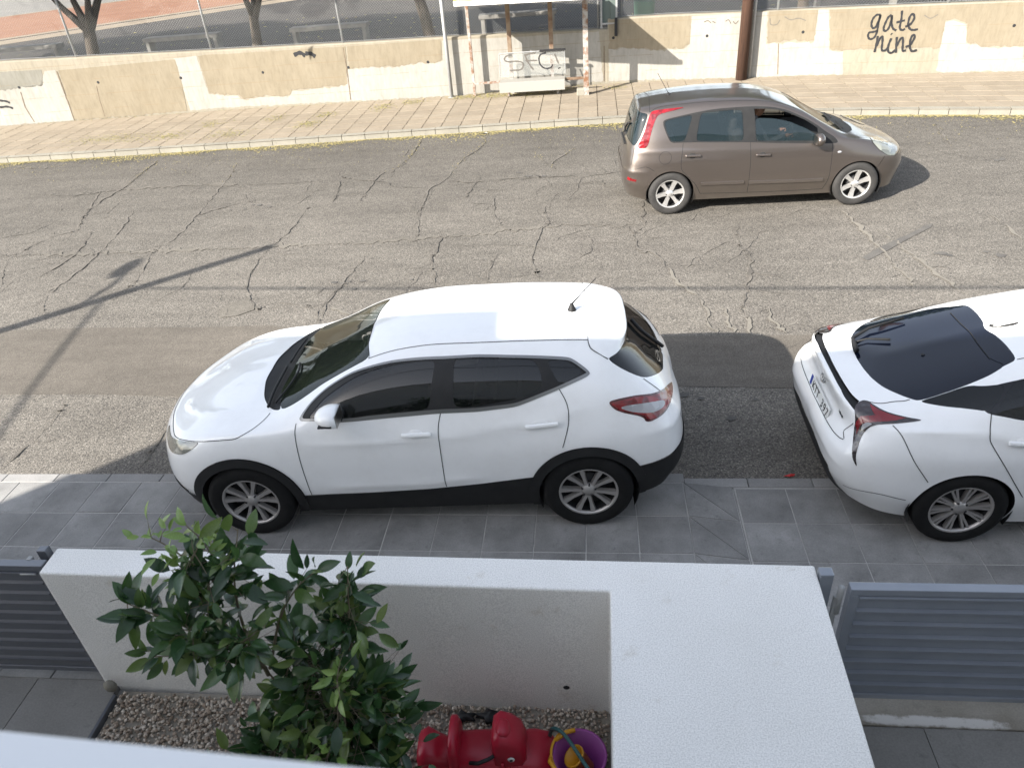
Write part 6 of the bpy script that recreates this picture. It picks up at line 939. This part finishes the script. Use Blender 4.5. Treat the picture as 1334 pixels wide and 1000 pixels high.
def wheel_parts(sp):
    r=sp['wr']; rr=sp['rim']; o=[]
    ty=MB().lathe([(rr-.01,-.09),(rr+.015,-.102),(r-.05,-.108),(r-.018,-.098),(r-.002,-.075),(r,-.03),(r-.006,-.028),(r-.006,-.022),(r,-.02),(r,.02),(r-.006,.022),(r-.006,.028),(r,.03),(r-.002,.075),(r-.018,.098),(r-.05,.108),(rr+.015,.102),(rr-.01,.09)],44).mesh('tyre'); ty.materials.append(MATS[sp.get('tyrem','rubber')]); o.append(('tyre',ty))
    ba=MB().lathe([(rr+.006,.094),(rr-.004,.098),(rr-.014,.092),(rr-.017,.072)],40).mesh('rim'); ba.materials.append(MATS[sp['rimm']]); o.append(('rim',ba))
    bk=MB().lathe([(rr-.016,.074),(rr-.02,.05),(rr-.03,-.02),(rr-.03,-.09)],40).lathe([(0,.0),(rr-.03,-.005)],30).lathe([(0,.03),(rr*.62,.03),(rr*.62,.012)],30).mesh('brake_disc'); bk.materials.append(MATS['dark_metal']); o.append(('brake_disc',bk))
    for k in range(sp['spokes']):
        a=2*math.pi*k/sp['spokes']
        for da,w0,w1 in sp['spoke_w']:
            c,s=math.cos(a+da*.6),math.sin(a+da*.6); c1,s1=math.cos(a+da),math.sin(a+da); mb=MB(); r0,r1=.045,rr-.012
            u0=Vector((-s,c,0));u1=Vector((-s1,c1,0)); A=Vector((c*r0,s*r0,0));B=Vector((c1*r1,s1*r1,0)); Mid=(A+B)/2; wm=(w0+w1)/2*sp.get('waist',.85)
            V=[]; 
            for Pc,u,w,zt in ((A,u0,w0,.075),(Mid,(u0+u1).normalized(),wm,.078),(B,u1,w1,.088)): V+=[Pc-u*w+Vector((0,0,zt-.035)),Pc-u*w*.8+Vector((0,0,zt)),Pc+u*w*.8+Vector((0,0,zt)),Pc+u*w+Vector((0,0,zt-.035))]
            mb.add(V,[(i*4+q,(i+1)*4+q,(i+1)*4+q+1,i*4+q+1) for i in range(2) for q in range(3)]); 
            mb.f=[f[::-1] for f in mb.f]
            me=mb.mesh('spoke'); me.materials.append(MATS[sp['rimm']]); o.append(('spoke',me))
    hb_=MB().lathe([(0,.086),(.030,.086),(.036,.08),(.058,.074),(.062,.05)],20).mesh('hub_cap'); hb_.materials.append(MATS[sp.get('hubm',sp['rimm'])]); o.append(('hub_cap',hb_))
    for k in range(5):
        a=2*math.pi*(k+.5)/5; n=MB().lathe([(0,.078),(.009,.077),(.010,.06)],8,Matrix.Translation((.052*math.cos(a),.052*math.sin(a),.002))).mesh('wheel_nut'); n.materials.append(MATS['dark_metal']); o.append(('wheel_nut',n))
    return o
def surf_strip(S,P,w,lift,name,m,par,sg=1,th=.012):
    """bar lying along the body surface, e.g. a wiper"""
    Q=np.array(catmull([np.array(p) for p in P],5)); p3=S.P(Q);n3=S.Nm(Q); path=[tuple((a+n*lift)*[1,sg,1]) for a,n in zip(p3,n3)]
    return MB().tube(path,w/2,6).build(name,m,par)
def side_bar(S,P,h,m,name,par,lift=.006):
    for sg in (1,-1):
        Q=np.array(dens([np.array(p) for p in P],.03)); p3=S.P(Q);n3=S.Nm(Q); V=[]
        for a,n in zip(p3,n3):
            for dz,l in ((-h/2,0),(-h/2*.7,lift+.006),(h/2*.7,lift+.006),(h/2,0)): V.append(((a+n*l)+np.array([0,0,dz]))*[1,sg,1])
        F=[(i*4+k,(i+1)*4+k,(i+1)*4+k+1,i*4+k+1) for i in range(len(Q)-1) for k in range(3)]
        MB().add(V,F if sg<0 else [f[::-1] for f in F]).build(name,m,par)
def text_obj(name,s,size,m,par,M,ext=.0015):
    cu=bpy.data.curves.new(name,'FONT'); cu.body=s; cu.size=size; cu.extrude=ext; cu.align_x='CENTER'; cu.align_y='CENTER'
    tmp=bpy.data.objects.new('tmp_text',cu); COL.objects.link(tmp); dg=bpy.context.evaluated_depsgraph_get(); me=bpy.data.meshes.new_from_object(tmp.evaluated_get(dg)); bpy.data.objects.remove(tmp); bpy.data.curves.remove(cu)
    me.name=name; o=link(name,me,None,par); me.materials.clear(); me.materials.append(MATS[m]); o.matrix_local=M; return o
# --- white crossover in the middle
X=EXT
suv,S1=car('crossover_car','white crossover parked half on the pavement facing left, black wheel arch cladding','car','SUV',dict(paint='white',ra=.84,fa=3.486,wr=.345,rim=.225,arch=.375,hw=.89,near=1,droop=.045,
  rimm='alloy_dark',spokes=5,spoke_w=[(-.28,.016,.024),(.28,.016,.024)],waist=.75,handles=[((.499,.424),(.456,.421)),((.325,.413),(.280,.411))],handle_m='white',recess='white',mirror=(2.65,.93,1.18),mfar=-.16,mirs=(.125,.115,.078),mirror_m='white',mstripe=True,seat_f=1.95,seat_r=1.15,dash=2.95,drv=-1,seam=.006,spin={.84:.2,3.486:.9}))
surf_strip(S1,[(.722,.70),(.727,.80),(.728,.90),(.728,.985)],.022,.018,'wiper','plastic',suv); surf_strip(S1,[(.712,.72),(.70,.80),(.695,.9),(.70,.97)],.018,.012,'wiper','plastic',suv); surf_strip(S1,[(.725,.985),(.722,.88),(.716,.78)],.018,.016,'wiper','plastic',suv,-1)
surf_strip(S1,[(.013,.46),(.010,.50),(.008,.56),(.02,.60)],.03,.02,'rear_wiper','plastic',suv,-1); 
an=S1.P([[.215,.955]])[0]; aa=MB().lathe([(0,.06),(.012,.055),(.035,.0)],12,Matrix.Translation(tuple(an))).build('antenna_base','plastic',suv); MB().tube([Vector(an)+Vector((0,0,.05)),Vector(an)+Vector((-.07,-.0,.13)),Vector(an)+Vector((-.19,.0,.26))],[.008,.004,.0025],6).build('antenna_mast','plastic',aa)
for k,sg in ((0,1),(1,-1)): surf_strip(S1,[(.335,.80),(.28,.80),(.23,.80)],.004,-.0015,'roof_swage','white',suv,sg)
# --- brown people carrier on the road
mpv,S2=car('hatchback_car','dusty brown tall hatchback driving right past the bus shelter with a half open window','car','MPV',dict(paint='taupe',ra=.68,fa=3.28,wr=.31,rim=.205,arch=.335,hw=.835,near=-1,
  rimm='alloy',spokes=6,spoke_w=[(0.,.030,.040)],waist=.8,tyrem='rubber_dusty',handles=[((.282,.362),(.325,.364)),((.478,.357),(.518,.354))],handle_m='taupe',mirror=(2.66,.90,.99),mirs=(.08,.11,.085),mirror_m='taupe',seat_f=1.98,seat_r=1.02,dash=2.68,drv=-1,seam=.0055,seatm='seat_grey',spin={.68:.15,3.28:.35}))
side_bar(S2,[(.328,.153),(.39,.152),(.452,.149)],.05,'taupe','door_moulding',mpv,.012); side_bar(S2,[(.465,.145),(.57,.138),(.677,.131)],.05,'taupe','door_moulding',mpv,.012)
c=S2.P([[.226,.353]])[0]; n=Vector(S2.Nm([[.226,.353]])[0]); c[1]*=-1; n.y*=-1; Mf=Matrix.Translation(tuple(Vector(c)+n*.0015))@n.to_track_quat('Z','Y').to_matrix().to_4x4(); MB().lathe([(.084,.0),(.086,.001),(.088,.0)],24,Mf).build('fuel_flap','seam',mpv)
for sg in (1,-1):
    c=S2.P([[.712,.341]])[0]*[1,sg,1]; MB().ball(tuple(c),(.03,.010,.016),10,6).build('side_repeater','clearlens',mpv)
an=S2.P([[.227,.95]])[0]; aa=MB().lathe([(0,.03),(.012,.03),(.03,.0)],10,Matrix.Translation((an[0],-.08,an[2]))).build('antenna_base','plastic',mpv); MB().tube([(an[0],-.08,an[2]+.02),(an[0]-.16,-.08,an[2]+.30)],.004,5).build('antenna_mast','plastic',aa)
surf_strip(S2,[(.755,.74),(.765,.82),(.77,.92)],.018,.016,'wiper','plastic',mpv,-1); surf_strip(S2,[(.77,.96),(.765,.86),(.76,.78)],.018,.016,'wiper','plastic',mpv,1)
pr=MB().box((.068,0,.84),(.016,.50,.105),Matrix.Rotation(R_(14),3,'Y'),.003).build('number_plate','plate_yellow',mpv); MB().box((.07,0,.93),(.05,.58,.03),bev=.008).build('plate_handle','plastic',mpv)
surf_strip(S2,[(.002,.46),(.004,.50),(.03,.54),(.06,.56)],.03,.018,'rear_wiper','plastic',mpv,-1); MB().box((.10,-.02,1.0),(.05,.16,.08),bev=.02).build('wiper_motor','plastic',mpv)
# driver
def person():
    t=empty('person',(0,0,0),'driver in a grey shirt seated at the wheel of the brown hatchback','person')
    V=[(1.66,-.36,.62),(1.60,-.36,.85),(1.56,-.36,1.06),(1.57,-.36,1.13),(1.585,-.36,1.20), (1.58,-.18,1.05),(1.74,-.13,.84),(1.98,-.20,.90),(1.58,-.54,1.05),(1.76,-.58,.84),(2.0,-.52,.92),(2.10,-.28,.62),(2.35,-.28,.40),(2.10,-.46,.62),(2.35,-.46,.40)]
    E=[(0,1),(1,2),(2,3),(3,4),(2,5),(5,6),(6,7),(2,8),(8,9),(9,10),(0,11),(11,12),(0,13),(13,14)]
    Rr=[.16,.15,.14,.06,.06,.065,.05,.04,.065,.05,.04,.085,.06,.085,.06]
    me=bpy.data.meshes.new('torso'); me.from_pydata(V,E,[]); o=link('body',me,'shirt',t); sk=o.modifiers.new('skin','SKIN'); 
    for v,r in zip(me.skin_vertices[0].data,Rr): v.radius=(r,r)
    me.skin_vertices[0].data[0].use_root=True
    su=o.modifiers.new('smooth','SUBSURF'); su.levels=1; su.render_levels=1
    hd=MB(); hd.ball((1.61,-.36,1.27),(.095,.075,.115),18,12)
    for i,v in enumerate(hd.v):
        d=Vector(v)-Vector((1.61,-.36,1.27))
        if d.z<-.02: hd.v[i]=(v[0]+.012,-.36+d.y*(1-.25*min(1,-d.z/.11)),v[2])
    h=hd.build('head','skin',t)
    nm=MB(); nm.ball((1.71,-.36,1.265),(.022,.014,.024),8,6).build('nose','skin',h)
    for sg in (1,-1): MB().ball((1.605,-.36+sg*.076,1.27),(.022,.010,.033),8,6).build('ear','skin',h); MB().ball((1.697,-.36+sg*.03,1.292),(.010,.013,.008),8,6).build('eye','eye_white',h)
    MB().box((1.70,-.36,1.222),(.012,.05,.010),bev=.003).build('mouth','toy_red',h)
    hr=MB(); hr.ball((1.598,-.36,1.29),(.104,.084,.112),16,10); hr.f=[f for f in hr.f if np.mean([hr.v[i][2] for i in f])>1.315 or np.mean([hr.v[i][0] for i in f])<1.57]; hr.build('hair','hair',h)
    for sg,wx,wyy in ((1,1.98,-.20),(-1,2.0,-.52)):
        ha=MB().ball((wx+.03,wyy,.91),(.045,.035,.03),10,6)
        for k in range(4): ha.tube([(wx+.05,wyy-.03+.018*k,.92),(wx+.085,wyy-.03+.018*k,.93-.004*k),(wx+.10,wyy-.03+.018*k,.905),(wx+.085,wyy-.03+.018*k,.885)],[.010,.009,.009,.008],6)
        ha.tube([(wx+.03,wyy+sg*.03,.92),(wx+.06,wyy+sg*.05,.93),(wx+.085,wyy+sg*.045,.925)],[.011,.010,.008],6); ha.build('hand','skin',t)
    return t
pe=person(); pe.matrix_world=Matrix.Translation(mpv.location)@mpv.rotation_euler.to_matrix().to_4x4()@Matrix.Diagonal((1.036,1.036,1.036,1))@Matrix.Translation((.30,0,.06))
# --- white hybrid at the right edge
hyb,S3=car('liftback_car','white liftback parked on the pavement at the right edge with navy rear glass','car','HYB',dict(paint='white',ra=.90,fa=3.60,wr=.32,rim=.215,arch=.345,hw=.87,near=-1,droop=.015,
  rimm='alloy_dark',spokes=10,spoke_w=[(-.085,.011,.011),(.085,.011,.011)],waist=.9,handles=[((.303,.406),(.345,.406)),((.475,.40),(.52,.40))],handle_m='white',recess='white',mirror=(2.95,.95,.98),mirror_m='white',seat_f=2.15,seat_r=1.62,dash=3.0,drv=-1,seam=.006,spin={.9:.1,3.6:.4}))
an=S3.P([[.322,.995]])[0]; fin=MB()
V=[];n=9
for i in range(n):
    u=i/(n-1); x=an[0]-.05+.22*u; h=.055*(1-u)**.8; w=.035*(1-u*.85)*min(1,.6+u*3); zb=float(np.interp(x,S3.G[:,-1,0],S3.G[:,-1,2]))
    V+=[(x,-w,zb-.002),(x,-w*.35,zb+h*.8),(x,0,zb+h),(x,w*.35,zb+h*.8),(x,w,zb-.002)]
ga_=MB(); ga_.ball((an[0]+.05,0,float(np.interp(an[0]+.05,S3.G[:,-1,0],S3.G[:,-1,2]))+.001),(.125,.043,.004),18,6,Matrix.Rotation(-.18,3,'Y')).build('antenna_gasket','seam',hyb)
fin.add(V,[(i*5+k,i*5+k+1,(i+1)*5+k+1,(i+1)*5+k) for i in range(n-1) for k in range(4)]+[(0,1,2,3,4)][:1],True).build('antenna_fin','white',hyb)
def tail_pt(y,zv): 
    q=S3.find((1,2),[(abs(y),zv)],tr=(.15,.62),sr=(0,.14))[0]; p=S3.P([q])[0]; return Vector((p[0],y,p[2]))
yc=-.09
tp=tail_pt(0.09,.79); Mp=Matrix.Translation((tp.x-.014,yc,.785))@Matrix(((0,0,-1,0),(-1,0,0,0),(0,1,0,0),(0,0,0,1)))@Matrix.Rotation(R_(-8),4,'X')
pl=MB().box((0,0,0),(.50,.115,.008),None,.002).build('number_plate','plate_white',hyb); pl.matrix_local=Mp
MB().box((-.232,0,.0045),(.04,.105,.002)).build('plate_band','plate_blue',pl)
for k_,ch in enumerate('KTT 397'):
    if ch!=' ': text_obj('plate_letter',ch,.098,'ink',pl,Matrix.Translation((-.155+.0615*k_,0,.0045)))
MB().box((.0,-.066,.004),(.51,.022,.022),bev=.004).build('plate_holder','gloss_black',hyb).matrix_local=Mp
ep=tail_pt(.0,.90); Me=Matrix.Translation((ep.x-.004,0.0,.905))@Matrix(((0,0,-1,0),(-1,0,0,0),(0,1,0,0),(0,0,0,1)))@Matrix.Rotation(R_(-18),4,'X')
em=MB(); 
def ring(mb,a,b,w,cy=0): mb.lathe([(1-w,.0),(1-w/2,.06),(1,.0)],24,Matrix.Translation((0,cy,0))@Matrix.Diagonal((a,b,.1,1)))
ring(em,.055,.038,.16); ring(em,.020,.036,.3); ring(em,.036,.016,.25,.016); em.build('emblem','chrome',hyb).matrix_local=Me
bp=tail_pt(.43,.875); text_obj('badge','hybrid',.035,'ink',hyb,Matrix.Translation((bp.x-.004,-.43,.87))@Matrix(((0,0,-1,0),(-1,0,0,0),(0,1,0,0),(0,0,0,1))))
wi=MB().tube([tuple(S3.P([q])[0]*[1,1,1]+S3.Nm([q])[0]*.03) for q in ([.035,.79],[.10,.78],[.16,.77],[.22,.765])],[.022,.014,.012,.008],8).build('rear_wiper','plastic',hyb); 
MB().tube([tuple(S3.P([q])[0]*[1,1,1]+S3.Nm([q])[0]*.02) for q in ([.09,.80],[.13,.85],[.165,.91])],[.007,.007,.012],6).build('brake_lamp_mount','plastic',hyb)
wd_=S3.P([[.20,.93]])[0]; MB().lathe([(0,.006),(.012,.005),(.014,0)],10,Matrix.Translation((wd_[0],-wd_[1],wd_[2]))).build('washer_nozzle','ink',hyb)
